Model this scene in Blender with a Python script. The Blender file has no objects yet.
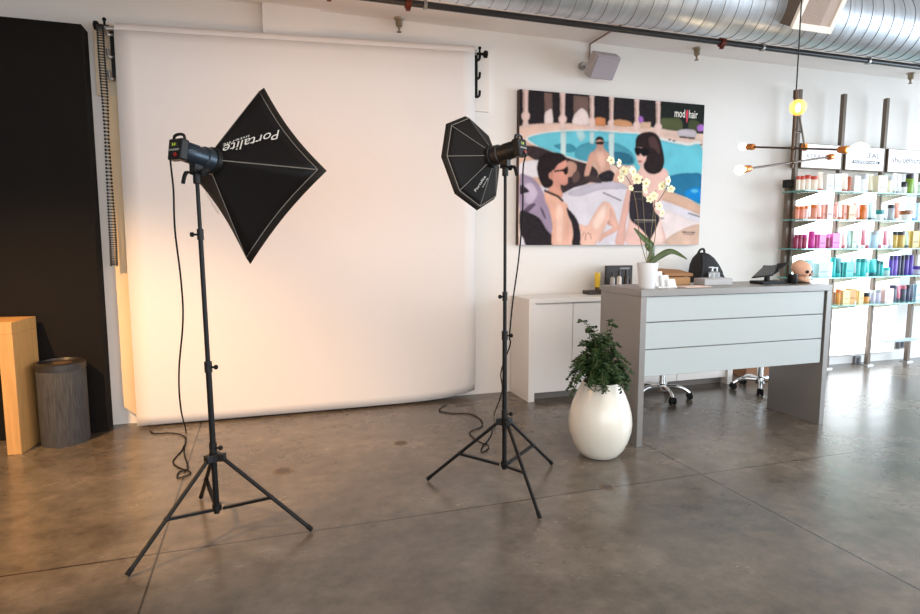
import bpy, bmesh, math, random
from mathutils import Vector as V, Matrix
random.seed(7)
PI = math.pi
sc = bpy.context.scene
COL = sc.collection

# ------------------------------------------------------------------ camera
FPX, CX, CY, HC = 600.0, 460.0, 307.0, 1.4
PITCH, YAW = math.atan(66/600.0), math.radians(18.2)
_Fh = V((math.sin(YAW), math.cos(YAW), 0)); _R = V((math.cos(YAW), -math.sin(YAW), 0))
_F = _Fh*math.cos(PITCH) + V((0, 0, -math.sin(PITCH))); _U = _R.cross(_F)
EYE = V((0, 0, HC))
def ray(u, v): return _F*FPX + _R*(u-CX) - _U*(v-CY)
def at(u, v, Y):                                   # point of the photo at depth Y
    d = ray(u, v); return EYE + d*(Y/d.y)
def fl(u, v, z=0.0):                               # point of the photo at height z
    d = ray(u, v); return EYE + d*((z-HC)/d.z)
cam = bpy.data.cameras.new('camera'); cam.sensor_width = 36; cam.lens = FPX*36/920
cam_o = bpy.data.objects.new('camera', cam); COL.objects.link(cam_o)
cam_o.location = EYE; cam_o.rotation_euler = (PI/2-PITCH, 0, -YAW)
sc.camera = cam_o
sc.view_settings.view_transform = 'Standard'; sc.view_settings.look = 'None'
sc.view_settings.gamma = 1; sc.view_settings.use_curve_mapping = False
sc.view_settings.exposure = 0.17

# ------------------------------------------------------------------ materials
def lin(c):
    c = c/255.0
    return c/12.92 if c <= .04045 else ((c+.055)/1.055)**2.4
def rgb(c): return (lin(c[0]), lin(c[1]), lin(c[2]), 1)
_mc = {}
def mat(name, c, rough=.6, metal=0, emit=None, es=0, noise=0, nscale=20, bump=0, trans=0, coat=0, spec=.5, stretch=None, alpha=1):
    if name in _mc: return _mc[name]
    m = bpy.data.materials.new(name); m.use_nodes = True
    nt = m.node_tree; b = nt.nodes['Principled BSDF']
    b.inputs['Base Color'].default_value = rgb(c); b.inputs['Roughness'].default_value = rough
    b.inputs['Metallic'].default_value = metal; b.inputs['Specular IOR Level'].default_value = spec
    b.inputs['Transmission Weight'].default_value = trans; b.inputs['Coat Weight'].default_value = coat
    b.inputs['Alpha'].default_value = alpha
    if emit:
        b.inputs['Emission Color'].default_value = rgb(emit); b.inputs['Emission Strength'].default_value = es
    if noise or bump:
        tc = nt.nodes.new('ShaderNodeTexCoord'); mp = nt.nodes.new('ShaderNodeMapping')
        if stretch: mp.inputs['Scale'].default_value = stretch
        n = nt.nodes.new('ShaderNodeTexNoise'); n.inputs['Scale'].default_value = nscale; n.inputs['Detail'].default_value = 5
        nt.links.new(tc.outputs['Object'], mp.inputs[0]); nt.links.new(mp.outputs[0], n.inputs['Vector'])
        if noise:
            mr = nt.nodes.new('ShaderNodeMapRange'); mr.inputs[1].default_value = .25; mr.inputs[2].default_value = .75
            mr.inputs[3].default_value = 1-noise; mr.inputs[4].default_value = 1+noise
            mx = nt.nodes.new('ShaderNodeMix'); mx.data_type = 'RGBA'; mx.blend_type = 'MULTIPLY'
            mx.inputs[0].default_value = 1; mx.inputs[6].default_value = rgb(c)
            nt.links.new(n.outputs[0], mr.inputs[0]); nt.links.new(mr.outputs[0], mx.inputs[7])
            nt.links.new(mx.outputs[2], b.inputs['Base Color'])
        if bump:
            bp = nt.nodes.new('ShaderNodeBump'); bp.inputs['Strength'].default_value = bump; bp.inputs['Distance'].default_value = .004
            nt.links.new(n.outputs[0], bp.inputs['Height']); nt.links.new(bp.outputs[0], b.inputs['Normal'])
    _mc[name] = m
    return m

def floor_material():
    m = bpy.data.materials.new('polished_concrete'); m.use_nodes = True
    nt = m.node_tree; b = nt.nodes['Principled BSDF']; N = nt.nodes.new; L = nt.links.new
    tc = N('ShaderNodeTexCoord')
    def noise(scale, detail, rough=.6, stretch=(1, 1, 1), dist=0):
        mp = N('ShaderNodeMapping'); mp.inputs['Scale'].default_value = stretch
        n = N('ShaderNodeTexNoise'); n.inputs['Scale'].default_value = scale; n.inputs['Detail'].default_value = detail
        n.inputs['Roughness'].default_value = rough; n.inputs['Distortion'].default_value = dist
        L(tc.outputs['Object'], mp.inputs[0]); L(mp.outputs[0], n.inputs['Vector']); return n.outputs[0]
    big = noise(1.1, 9, .66, (1, 1.3, 1), .2); fine = noise(9, 10, .72)
    r = N('ShaderNodeValToRGB'); e = r.color_ramp.elements
    e[0].position = .25; e[0].color = rgb((66, 58, 50)); e[1].position = .78; e[1].color = rgb((132, 120, 107))
    k = e.new(.5); k.color = rgb((98, 88, 77))
    L(big, r.inputs[0])
    mr = N('ShaderNodeMapRange'); mr.inputs[1].default_value = .3; mr.inputs[2].default_value = .7
    mr.inputs[3].default_value = .66; mr.inputs[4].default_value = 1.32; L(fine, mr.inputs[0])
    mx = N('ShaderNodeMix'); mx.data_type = 'RGBA'; mx.blend_type = 'MULTIPLY'; mx.inputs[0].default_value = 1
    L(r.outputs[0], mx.inputs[6]); L(mr.outputs[0], mx.inputs[7])
    sep = N('ShaderNodeSeparateXYZ'); L(tc.outputs['Object'], sep.inputs[0])
    prev = mx.outputs[2]
    for axis, pos in ((0, -.49), (0, 2.475), (1, 2.862), (0, 5.44)):      # saw-cut joints
        s = N('ShaderNodeMath'); s.operation = 'SUBTRACT'; s.inputs[1].default_value = pos; L(sep.outputs[axis], s.inputs[0])
        a = N('ShaderNodeMath'); a.operation = 'ABSOLUTE'; L(s.outputs[0], a.inputs[0])
        c = N('ShaderNodeMapRange'); c.inputs[1].default_value = .0035; c.inputs[2].default_value = .006
        c.inputs[3].default_value = .95; c.inputs[4].default_value = 0; L(a.outputs[0], c.inputs[0])
        q = N('ShaderNodeMix'); q.data_type = 'RGBA'; q.inputs[7].default_value = rgb((34, 27, 22))
        L(c.outputs[0], q.inputs[0]); L(prev, q.inputs[6]); prev = q.outputs[2]
    L(prev, b.inputs['Base Color'])
    rr = N('ShaderNodeMapRange'); rr.inputs[1].default_value = .3; rr.inputs[2].default_value = .7
    rr.inputs[3].default_value = .2; rr.inputs[4].default_value = .3; L(big, rr.inputs[0]); L(rr.outputs[0], b.inputs['Roughness'])
    b.inputs['Specular IOR Level'].default_value = .6
    bp = N('ShaderNodeBump'); bp.inputs['Strength'].default_value = .06; bp.inputs['Distance'].default_value = .004
    L(fine, bp.inputs['Height']); L(bp.outputs[0], b.inputs['Normal'])
    return m

WALL = mat('white_paint', (236, 231, 225), .8, noise=.012, nscale=3)
CEIL = mat('ceiling_paint', (238, 231, 226), .85, noise=.015, nscale=3)
BLACKWALL = mat('black_panel_paint', (23, 19, 16), .8, noise=.06, nscale=6, spec=.15)
BASEB = mat('baseboard_paint', (222, 222, 220), .5)
PAPER = mat('backdrop_paper', (226, 219, 214), .85, noise=.01, nscale=2)
BLACK = mat('black_plastic', (19, 18, 18), .45, spec=.3)
BLKMET = mat('black_metal', (13, 12, 12), .42, 0, spec=.25)
KNOB = mat('black_rubber', (13, 13, 13), .7, spec=.25)
CLOTH = mat('black_nylon', (21, 17, 15), .65, noise=.08, nscale=60, spec=.22)
PIPING = mat('grey_piping', (138, 130, 120), .5)
LIP = mat('lip_nylon', (34, 27, 21), .65, noise=.08, nscale=60, spec=.25)
WHITEINK = mat('white_ink', (232, 226, 214), .6)
HEADMET = mat('strobe_housing', (50, 60, 70), .32, .55)
HEADBLK = mat('strobe_housing_black', (34, 30, 28), .42, .2)
OAK = mat('oak_veneer', (194, 146, 88), .5, noise=.14, nscale=9, stretch=(6, 6, .5))
WICKER = mat('woven_charcoal', (62, 60, 60), .8, noise=.5, nscale=40, bump=.6, stretch=(3, 3, .25))
STEEL = mat('brushed_steel', (146, 142, 138), .36, .6, noise=.06, nscale=30, stretch=(1, 1, 12))
PANEL = mat('desk_white_gloss', (184, 191, 190), .3)
CABW = mat('cabinet_white', (236, 230, 224), .4)
POT = mat('ceramic_cream', (232, 226, 212), .22, coat=.4)
LEAF = mat('fern_leaf', (42, 66, 30), .55, noise=.4, nscale=14)
STEMG = mat('stem_green', (84, 92, 48), .6)
ORLEAF = mat('orchid_leaf', (66, 84, 40), .4, noise=.2, nscale=12)
PETAL = mat('orchid_petal', (244, 240, 205), .6)
PETALC = mat('orchid_centre', (222, 190, 70), .6)
SOIL = mat('soil', (52, 40, 32), .95)
CHROME = mat('chrome', (215, 215, 215), .12, 1)
GALV = mat('galvanised_steel', (196, 202, 208), .38, .75, noise=.16, nscale=7, stretch=(4, .6, .6))
GALVSEAM = mat('seam_metal', (104, 108, 114), .5, .8)
PIPEBLK = mat('black_iron_pipe', (74, 74, 76), .35, .7)
COPPER = mat('rusty_clamp', (120, 58, 44), .5, .5)
BRASS = mat('brass', (196, 120, 56), .38, .7)
BRONZE = mat('bronze_rod', (86, 68, 56), .4, .7)
POSTM = mat('post_bronze', (108, 94, 82), .5, .3)
BRKT = mat('bracket_olive', (150, 142, 124), .5, .2)
GLASSE = mat('shelf_glass', (150, 220, 212), .08, trans=.55)
SPKGREY = mat('speaker_grey', (182, 176, 178), .6)
WHITEPL = mat('white_plastic', (236, 236, 236), .4)
GREYPL = mat('grey_plastic', (176, 176, 178), .5)
KRAFT = mat('kraft_card', (176, 136, 96), .8, noise=.06)
BAG = mat('black_bag_fabric', (38, 37, 38), .8, noise=.2, nscale=40, bump=.3)
BONE = mat('bone', (226, 178, 150), .6, noise=.06, nscale=10)
DARK = mat('dark_hole', (24, 18, 16), .8)
VENTM = mat('vent_cream', (234, 226, 214), .5)
LOUV = mat('vent_louver', (150, 128, 114), .6)
DUCTBR = mat('collar_brown', (108, 94, 82), .6, .4)
BULB = mat('lit_bulb', (255, 244, 214), .3, emit=(255, 220, 150), es=6)
AMBER = mat('amber_glass', (255, 200, 110), .2, emit=(255, 176, 70), es=.9, alpha=.5)
LITPANEL = mat('lit_panel', (255, 255, 255), .5, emit=(244, 250, 255), es=3.4)
LITSIGN = mat('lit_sign', (255, 255, 255), .5, emit=(255, 253, 250), es=.28)
SIGNGREY = mat('sign_grey', (104, 104, 116), .6)
SIGNDARK = mat('sign_dark', (44, 46, 62), .6)
SIGNPALE = mat('sign_pale', (160, 158, 162), .6)
SILVER = mat('silver', (190, 190, 190), .3, .9)
BEAD = mat('chain_black', (26, 24, 22), .5)
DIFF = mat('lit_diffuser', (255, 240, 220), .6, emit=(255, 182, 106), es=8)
PALEWOOD = mat('pale_board', (232, 205, 166), .7, noise=.03, nscale=5)
SCREEN = mat('dark_screen', (50, 48, 50), .2)
SCREENB = mat('tablet_back', (196, 186, 184), .45)
CARTON = mat('brown_carton', (140, 96, 66), .8, noise=.06)
YELLOW = mat('yellow_plastic', (232, 190, 48), .4)

# ------------------------------------------------------------------ mesh builder
class MB:
    def __init__(s): s.v = []; s.f = []; s.mi = []; s.m = 0
    def add(s, vs, fs):
        o = len(s.v); s.v += [V(q) for q in vs]; s.f += [tuple(i+o for i in f) for f in fs]; s.mi += [s.m]*len(fs); return s
    def box(s, x0, x1, y0, y1, z0, z1):
        return s.add([(x0,y0,z0),(x1,y0,z0),(x1,y1,z0),(x0,y1,z0),(x0,y0,z1),(x1,y0,z1),(x1,y1,z1),(x0,y1,z1)],
                     [(0,3,2,1),(4,5,6,7),(0,1,5,4),(1,2,6,5),(2,3,7,6),(3,0,4,7)])
    def obox(s, c, ax, ay, az, hx, hy, hz):           # oriented box: centre, three axes, half sizes
        c = V(c); ax, ay, az = V(ax).normalized()*hx, V(ay).normalized()*hy, V(az).normalized()*hz
        q = [c+ax*i+ay*j+az*k for k in (-1,1) for (i,j) in ((-1,-1),(1,-1),(1,1),(-1,1))]
        return s.add(q, [(0,3,2,1),(4,5,6,7),(0,1,5,4),(1,2,6,5),(2,3,7,6),(3,0,4,7)])
    def tube(s, pts, r, n=8, cap=True):
        pts = [V(p) for p in pts]; k = len(pts); rs = r if isinstance(r, (list, tuple)) else [r]*k
        up = None; vs = []
        for i, p in enumerate(pts):
            t = (pts[min(i+1,k-1)]-pts[max(i-1,0)])
            if t.length < 1e-9: t = V((0,0,1))
            t.normalize()
            if up is None: up = V((0,0,1)) if abs(t.z) < .9 else V((1,0,0))
            a = t.cross(up)
            if a.length < 1e-6: a = t.orthogonal()
            a.normalize(); b = a.cross(t).normalized(); up = b
            vs += [p+(a*math.cos(2*PI*j/n)+b*math.sin(2*PI*j/n))*rs[i] for j in range(n)]
        fs = [(i*n+j, i*n+(j+1)%n, (i+1)*n+(j+1)%n, (i+1)*n+j) for i in range(k-1) for j in range(n)]
        if cap: fs += [tuple(range(n))[::-1], tuple((k-1)*n+j for j in range(n))]
        return s.add(vs, fs)
    def cyl(s, a, b, r, r2=None, n=16): return s.tube([a, b], [r, r if r2 is None else r2], n)
    def lathe(s, prof, c=(0,0,0), n=24, axis=(0,0,1), sx=1, sy=1):
        c = V(c); z = V(axis).normalized(); x = z.orthogonal().normalized() if abs(z.z) < .999 else V((1,0,0)); y = z.cross(x)
        vs = [c+z*h+(x*math.cos(2*PI*j/n)*sx+y*math.sin(2*PI*j/n)*sy)*max(r,1e-5) for r, h in prof for j in range(n)]
        k = len(prof)
        fs = [(i*n+j, i*n+(j+1)%n, (i+1)*n+(j+1)%n, (i+1)*n+j) for i in range(k-1) for j in range(n)]
        fs += [tuple(range(n))[::-1], tuple((k-1)*n+j for j in range(n))]
        return s.add(vs, fs)
    def ball(s, c, r, n=12, m=8, sc=(1,1,1)):
        c = V(c); vs = []; 
        for i in range(m+1):
            t = PI*i/m
            for j in range(n):
                p = 2*PI*j/n; vs.append(c+V((math.sin(t)*math.cos(p)*sc[0], math.sin(t)*math.sin(p)*sc[1], -math.cos(t)*sc[2]))*r)
        fs = [(i*n+j, i*n+(j+1)%n, (i+1)*n+(j+1)%n, (i+1)*n+j) for i in range(m) for j in range(n)]
        return s.add(vs, fs)
    def prism(s, pts, d):                             # planar outline swept along d
        d = V(d); n = len(pts); p = [V(q) for q in pts]
        return s.add(p+[q+d for q in p], [tuple(range(n))[::-1], tuple(range(n, 2*n))]+[(i,(i+1)%n,(i+1)%n+n,i+n) for i in range(n)])
    def build(s, name, mats, parent=None, base=None, smooth=35, bevel=0, seg=2):
        if not isinstance(mats, (list, tuple)): mats = [mats]
        if parent is not None:
            org = V((0,0,0)); p = parent
            while p: org += p.location; p = p.parent
        elif base is not None: org = V(base)
        else:
            xs = [q.x for q in s.v]; ys = [q.y for q in s.v]
            org = V(((min(xs)+max(xs))/2, (min(ys)+max(ys))/2, min(q.z for q in s.v)))
        me = bpy.data.meshes.new(name); me.from_pydata([q-org for q in s.v], [], s.f)
        for m in mats: me.materials.append(m)
        me.polygons.foreach_set('material_index', s.mi)
        bm = bmesh.new(); bm.from_mesh(me); bmesh.ops.recalc_face_normals(bm, faces=bm.faces); bm.to_mesh(me); bm.free()
        if smooth:
            me.polygons.foreach_set('use_smooth', [True]*len(me.polygons)); me.set_sharp_from_angle(angle=math.radians(smooth))
        o = bpy.data.objects.new(name, me); COL.objects.link(o)
        if parent is not None: o.parent = parent
        else: o.location = org
        if bevel:
            b = o.modifiers.new('bevel', 'BEVEL'); b.width = bevel; b.segments = seg; b.limit_method = 'ANGLE'
        return o

def empty(name, loc, label, cat, group=None):
    o = bpy.data.objects.new(name, None); COL.objects.link(o); o.location = V(loc); o.empty_display_size = .05
    return tag(o, label, cat, group)
def tag(o, label, cat, group=None):
    o['label'] = label; o['category'] = cat
    if group: o['group'] = group
    return o
def struct(o): o['kind'] = 'structure'; return o
def smooth_path(p, k=6, closed=False):
    p = [V(q) for q in p]; n = len(p); out = []
    for i in range(n if closed else n-1):
        if closed: a, b, c, d = p[(i-1)%n], p[i], p[(i+1)%n], p[(i+2)%n]
        else: a, b, c, d = p[max(i-1,0)], p[i], p[i+1], p[min(i+2,n-1)]
        for j in range(k):
            t = j/k
            out.append(.5*((2*b)+(c-a)*t+(2*a-5*b+4*c-d)*t*t+(3*b-a-3*c+d)*t*t*t))
    if not closed: out.append(p[-1])
    return out
def text_mesh(txt, size, M, extrude=.0008, shear=0, off=0):       # lettering as mesh data placed by matrix M; returns verts, faces
    cu = bpy.data.curves.new('t', 'FONT'); cu.body = txt; cu.size = size; cu.extrude = extrude; cu.offset = off; cu.resolution_u = 3; cu.shear = shear
    o = bpy.data.objects.new('t', cu); COL.objects.link(o)
    bpy.context.view_layer.update()
    me = bpy.data.meshes.new_from_object(o.evaluated_get(bpy.context.evaluated_depsgraph_get()))
    vs = [M @ v.co for v in me.vertices]; fs = [tuple(p.vertices) for p in me.polygons]
    w = max(v.co.x for v in me.vertices)
    bpy.data.objects.remove(o); bpy.data.meshes.remove(me); bpy.data.curves.remove(cu)
    return vs, fs
def text_fit(mb, txt, origin, xdir, ydir, length, height, shear=0, ex=.0006):
    xdir, ydir = V(xdir).normalized(), V(ydir).normalized(); z = xdir.cross(ydir)
    vs, fs = text_mesh(txt, 1, Matrix.Identity(4), 0, shear, .012)
    x0, x1 = min(v.x for v in vs), max(v.x for v in vs); y0, y1 = min(v.y for v in vs), max(v.y for v in vs)
    O = V(origin)
    q = [O+xdir*((v.x-x0)/(x1-x0)*length)+ydir*((v.y-max(y0,-.0))/(y1)*height)+z*ex for v in vs]
    mb.add(q, fs)

# ------------------------------------------------------------------ setting
FLOORM = floor_material()
W = 5.06
struct(MB().box(-4.6, 11.0, -4.2, 5.3, -.12, 0).build('floor', FLOORM, base=(0,0,0), smooth=0))
struct(MB().box(-4.6, 11.0, -4.2, 5.3, 3.21, 3.33).build('ceiling', CEIL, smooth=0))
wb = MB().box(-4.6, 11.0, 5.08, 5.3, 0, 3.21)
struct(wb.build('wall_back', WALL, smooth=0))
struct(MB().box(.065, .505, 5.035, 5.08, 0, 3.21).build('trim_1', WALL, smooth=0))
struct(MB().box(-4.6, -4.48, -4.2, 5.08, 0, 3.21).build('wall_left', WALL, smooth=0))
struct(MB().box(10.9, 11.0, -4.2, 5.08, 0, .25).build('wall_right', WALL, smooth=0))
struct(MB().box(-4.48, -1.128, 4.912, 5.08, 0, 2.882).build('trim_2', BLACKWALL, smooth=0))
struct(MB().box(-4.48, -1.124, 4.902, 4.912, 0, .1).build('baseboard_left', BLACKWALL, smooth=0))
struct(MB().box(4.1, 10.9, 5.066, 5.08, 0, .09).build('baseboard_back', BASEB, smooth=0))

# floor covers
for i, (u, v, r, lb) in enumerate(((283, 471, .062, 'round floor cap set in the concrete beside the left tripod'),
                                   (401, 443, .05, 'round floor cap set in the concrete in front of the backdrop'),
                                   (607, 487, .045, 'small round floor cap in the concrete in front of the egg shaped planter'))):
    p = fl(u, v)
    t = empty('floor_cap', p, lb, 'floor cap', 'round caps set in the concrete floor')
    MB().lathe([(r, 0), (r, .0015), (r*.72, .002)], p, 28).build('rim', mat('cap_rim', (104, 88, 72), .5), t)
    MB().lathe([(r*.66, 0), (r*.66, .003), (r*.2, .0035)], p, 24).build('plug', mat('cap_plug', (74, 62, 54), .5), t)

# ------------------------------------------------------------------ paper backdrop
yb = 4.93
XL, XR, ZL, ZR = -.93, 1.75, 2.885, 2.985
bk = empty('paper_backdrop', ((XL+XR)/2, yb, 0), 'huge white seamless paper backdrop hanging from wall brackets', 'backdrop')
ns, nv = 24, 40
vs = []; fs = []
for i in range(ns+1):
    s = i/ns; x = XL+(XR-XL)*s; zt = ZL+(ZR-ZL)*s
    for j in range(nv+1):
        t = j/nv; z = zt*(1-t)+(.018+.05*s**14)*t
        y = yb-.045*math.exp(-((1-t)*9)) * 0 - .02*math.sin(PI*t) - .012*(t**5) + .07*(t**10)*(s**10)
        vs.append((x+.03*(t**4)*s + (-.004 if s == 0 else 0), y, z))
for i in range(ns):
    for j in range(nv):
        a = i*(nv+1)+j; fs.append((a, a+1, a+nv+2, a+nv+1))
sheet = MB().add(vs, fs).build('sheet', PAPER, bk, smooth=60)
sm = sheet.modifiers.new('solid', 'SOLIDIFY'); sm.thickness = .002
MB().cyl((XL, yb+.04, ZL+.002), (XR, yb+.04, ZR+.002), .042, n=28).build('roll', PAPER, bk)
MB().cyl((XL-.11, yb+.04, ZL+.002), (XR+.03, yb+.04, ZR+.002), .016, n=16).build('core_tube', SILVER, bk)

# wall boards and hook brackets
b1 = MB().box(-1.09, -.90, 5.045, 5.08, 2.44, 2.94).build('mounting_board', mat('board_tan', (226, 206, 178), .7), smooth=0, bevel=.003)
tag(b1, 'cream board behind the left bracket on the wall by the black partition', 'board')
b2 = MB().box(1.72, 1.93, 5.045, 5.08, 2.52, 3.06).build('mounting_board', mat('board_white', (238, 230, 222), .7), smooth=0, bevel=.003)
tag(b2, 'white board behind the right bracket on the wall beside the backdrop', 'board')
p = MB().prism([(-1.035, 5.02, 2.44), (-1.035, 5.02, .15), (-.955, 5.02, .075), (-.84, 5.02, .075), (-.84, 5.02, 2.44)], (0, .06, 0)).build('wall_plank', PALEWOOD, smooth=0)
tag(p, 'tall pale plank with a cut lower corner behind the left edge of the backdrop', 'plank')
def bracket(x, z, side, lb, hm, hs):
    t = empty('backdrop_bracket', (x, 5.045, z-.32), lb, 'bracket', 'three hook backdrop brackets')
    rw = .03 if side > 0 else .018
    MB().box(x-rw, x+rw, 4.975, 5.045, z-.33, z+.0).build('rail', BLKMET, t, bevel=.003)
    for k in range(3):
        zz = z-.01-k*.15
        y = 4.955
        pts = smooth_path([(x, y+.02, zz-.03), (x+side*.03*hs, y+.01, zz-.035), (x+side*.055*hs, y+.01, zz-.02), (x+side*.06*hs, y+.01, zz+.02)], 4)
        MB().tube(pts, [.011]*(len(pts)-1)+[.009], 10).build('hook', hm, t)
    MB().cyl((x+side*.02, 4.97, z+.01), (x+side*.085, 4.97, z+.012), .012, n=12).lathe([(.02, 0), (.03, .008), (.03, .03), (.012, .036)], (x+side*.08, 4.97, z+.012), 16, (side, 0, 0)).build('knob', KNOB, t)
    MB().cyl((x+side*.045, 4.97, z+.02), (x+side*.045, 4.97, z+.055), .008, n=10).ball((x+side*.045, 4.97, z+.058), .014, 10, 6).build('thumb_screw', KNOB, t)
bracket(1.765, 2.965, 1, 'black three hook bracket holding the right end of the backdrop roll', BLKMET, .75)
bracket(-.952, 2.89, -1, 'black three hook bracket with knob at the left end of the backdrop roll', SILVER, .6)
# bead chain (two strands twisting together)
ch = MB(); pz = [at(u, v, 4.94) for u, v in ((100, 26), (102, 60), (105, 100), (107.5, 150), (110.5, 200), (113, 240), (114, 265))]
cp = smooth_path(pz, 14)
for i, c in enumerate(cp):
    f = i/len(cp)
    sp = .017 if f < .3 else (.017*(1-(f-.3)/.15)+.010*((f-.3)/.15) if f < .45 else .010+.008*min(1, (f-.45)/.3))
    for sg in (-1, 1):
        ch.ball(c+V((sg*sp, .004*sg, 0)), .0078, 6, 4, (1, 1, 1.3))
    if True: ch.box(c.x-sp, c.x+sp, c.y-.003, c.y+.003, c.z-.003, c.z+.003)
tag(ch.build('bead_chain', BEAD, base=cp[-1]), 'long black beaded chain hanging from the left backdrop bracket', 'chain')

# ------------------------------------------------------------------ light stands
def light_stand(cx, cy, angs, top, lb, knob_z, lean):
    t = empty('light_stand', (cx, cy, 0), lb, 'light stand', 'black tripod light stands')
    def P(z): return (cx+lean*z/top, cy, z)
    MB().cyl(P(.10), P(knob_z[0]), .0135, n=14).build('pole', BLKMET, t)
    MB().cyl(P(knob_z[0]), P(knob_z[1]), .0108, n=14).build('pole', BLKMET, t)
    MB().cyl(P(knob_z[1]), P(top), .0088, n=14).build('pole', BLKMET, t)
    for i, z in enumerate(list(knob_z)+[.43]):
        k = MB().cyl(P(z-.03), P(z+.02), .0175 if i != 1 else .0145, n=14).build('collar', BLACK, t)
        d = -1 if i == 1 else 1
        kx = P(z)[0]
        MB().cyl((kx,cy-.004,z-.006), (kx+.03*d,cy-.012,z-.006), .005, n=8).lathe([(.007,0),(.011,.004),(.011,.014),(.007,.018)], (kx+.025*d, cy-.011, z-.006), 10, (d, -.2, 0)).build('knob', KNOB, k)
    MB().cyl((cx,cy,.36), (cx,cy,.398), .026, n=14).build('hub', BLACK, t)
    MB().cyl((cx,cy,.115), (cx,cy,.145), .022, n=14).build('hub', BLACK, t)
    for a in angs:
        d = V((math.cos(a), math.sin(a), 0)); c = V((cx, cy, 0)); s = V((-d.y, d.x, 0))
        A = c+d*.032+V((0,0,.378)); B = c+d*.452+V((0,0,.012))
        leg = MB().cyl(A, B, .0096, n=12).build('leg', BLKMET, t)
        MB().cyl(B-(B-A).normalized()*.03, B+V((0,0,-.001)), .0115, n=12).build('rubber_foot', KNOB, leg)
        Mm = A+(B-A)*.55
        MB().obox((Mm+c+d*.03+V((0,0,.125)))/2, Mm-(c+d*.03+V((0,0,.125))), s, (0,0,1), (Mm-(c+d*.03+V((0,0,.125)))).length/2, .009, .0065).build('brace', BLKMET, t)
        MB().ball(Mm, .0125, 10, 6).build('joint', BLACK, t)
        MB().obox(A, d, s, (0,0,1), .018, .016, .018).build('joint', BLACK, t, bevel=.003)
    return t
S1 = V((-.247, 2.988, 0)); S2 = V((1.280, 3.076, 0))
HZ1, HZ2 = 1.781, 1.876
B1 = S1+V((-.02, 0, 0)); B2 = S2+V((-.01, 0, 0))
light_stand(S1.x, S1.y, [math.radians(a) for a in (-137.8, -17.5, 104.7)], HZ1-.10, 'black tripod light stand on the left carrying the square softbox', (.82, 1.435), -.02)
light_stand(S2.x, S2.y, [math.radians(a) for a in (153.4, 26.5, -89.1)], HZ2-.10, 'black tripod light stand in the middle carrying the octagonal softbox', (.88, 1.10), -.01)

def axes(yaw, pit):
    a = V((math.cos(pit)*math.sin(yaw), math.cos(pit)*math.cos(yaw), math.sin(pit)))
    h = V((math.cos(yaw), -math.sin(yaw), 0)); return a, h, h.cross(a)
def strobe(base, hz, yaw, pit, lb, metal, front, back):
    a, h, v = axes(yaw, pit); c = V((base.x, base.y, hz))
    t = empty('strobe_light', (base.x, base.y, hz-.10), lb, 'studio light', 'studio strobe heads')
    prof = [(.038, -back), (.043, -back+.01), (.045, -.02), (.046, front*.35), (.053, front*.4), (.055, front-.02)]
    MB().lathe(prof, c, 28, a).build('body', metal, t)
    fin = MB()
    for k in range(7):
        th = PI*(.1+.8*k/6); d = h*math.cos(th)+v*math.sin(th)
        fin.obox(c+d*.0445-a*(back*.42), a, d, a.cross(d), back*.45, .0035, .002)
    fin.build('cooling_fin', metal, t)
    pn = MB().obox(c-a*(back+.012), h, v, a, .043, .046, .02).build('control_panel', BLACK, t, bevel=.006)
    dm = MB()
    dm.obox(c-a*(back+.033)+v*.018, h, v, a, .026, .011, .001)
    dm.build('display', mat('display_dark', (30, 34, 20), .2), pn)
    di = MB()
    text_fit(di, '5.0', c-a*(back+.0345)+v*.014-h*.014, h, v, .022, .012)
    di.build('digits', mat('display_digits', (190, 210, 60), .4, emit=(180, 205, 50), es=.5), pn)
    sw = MB()
    for k in range(4): sw.obox(c-a*(back+.0335)-v*.004+h*(-.024+k*.016), h, v, a, .006, .004, .002)
    sw.build('buttons', mat('button_grey', (150, 148, 140), .5), pn)
    MB().lathe([(.009,0),(.009,.006),(.004,.008)], c-a*(back+.032)-v*.026+h*.010, 12, -a).build('switch', mat('switch_red', (150, 34, 26), .4), pn)
    hp = [c-a*(back+.01)+v*.04-h*.035, c-a*(back+.014)+v*.062-h*.03, c-a*(back+.014)+v*.069, c-a*(back+.014)+v*.062+h*.03, c-a*(back+.01)+v*.04+h*.035]
    MB().tube(smooth_path(hp, 5), .0065, 10).build('handle', BLACK, t)
    y = MB().cyl(c-V((0,0,.125)), c-V((0,0,.07)), .017, n=14)
    y.obox(c-V((0,0,.06)), h, a, V((0,0,1)), .02, .024, .022)
    y.build('yoke', BLACK, t, bevel=.003)
    MB().cyl(c-V((0,0,.075))-h*.04, c-V((0,0,.075))+h*.045, .007, n=10).lathe([(.01,0),(.016,.004),(.016,.016),(.01,.02)], c-V((0,0,.075))+h*.035, 14, h).build('knob', KNOB, t)
    q = c-V((0,0,.085))
    MB().tube(smooth_path([q-a*.02, q-a*.05-V((0,0,.0)), q-a*.065-V((0,0,.02)), q-a*.075-V((0,0,.055))], 4), [.006]*5+[.009]*8, 10).build('lever', KNOB, t)
    return t, c, a, h, v

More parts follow.
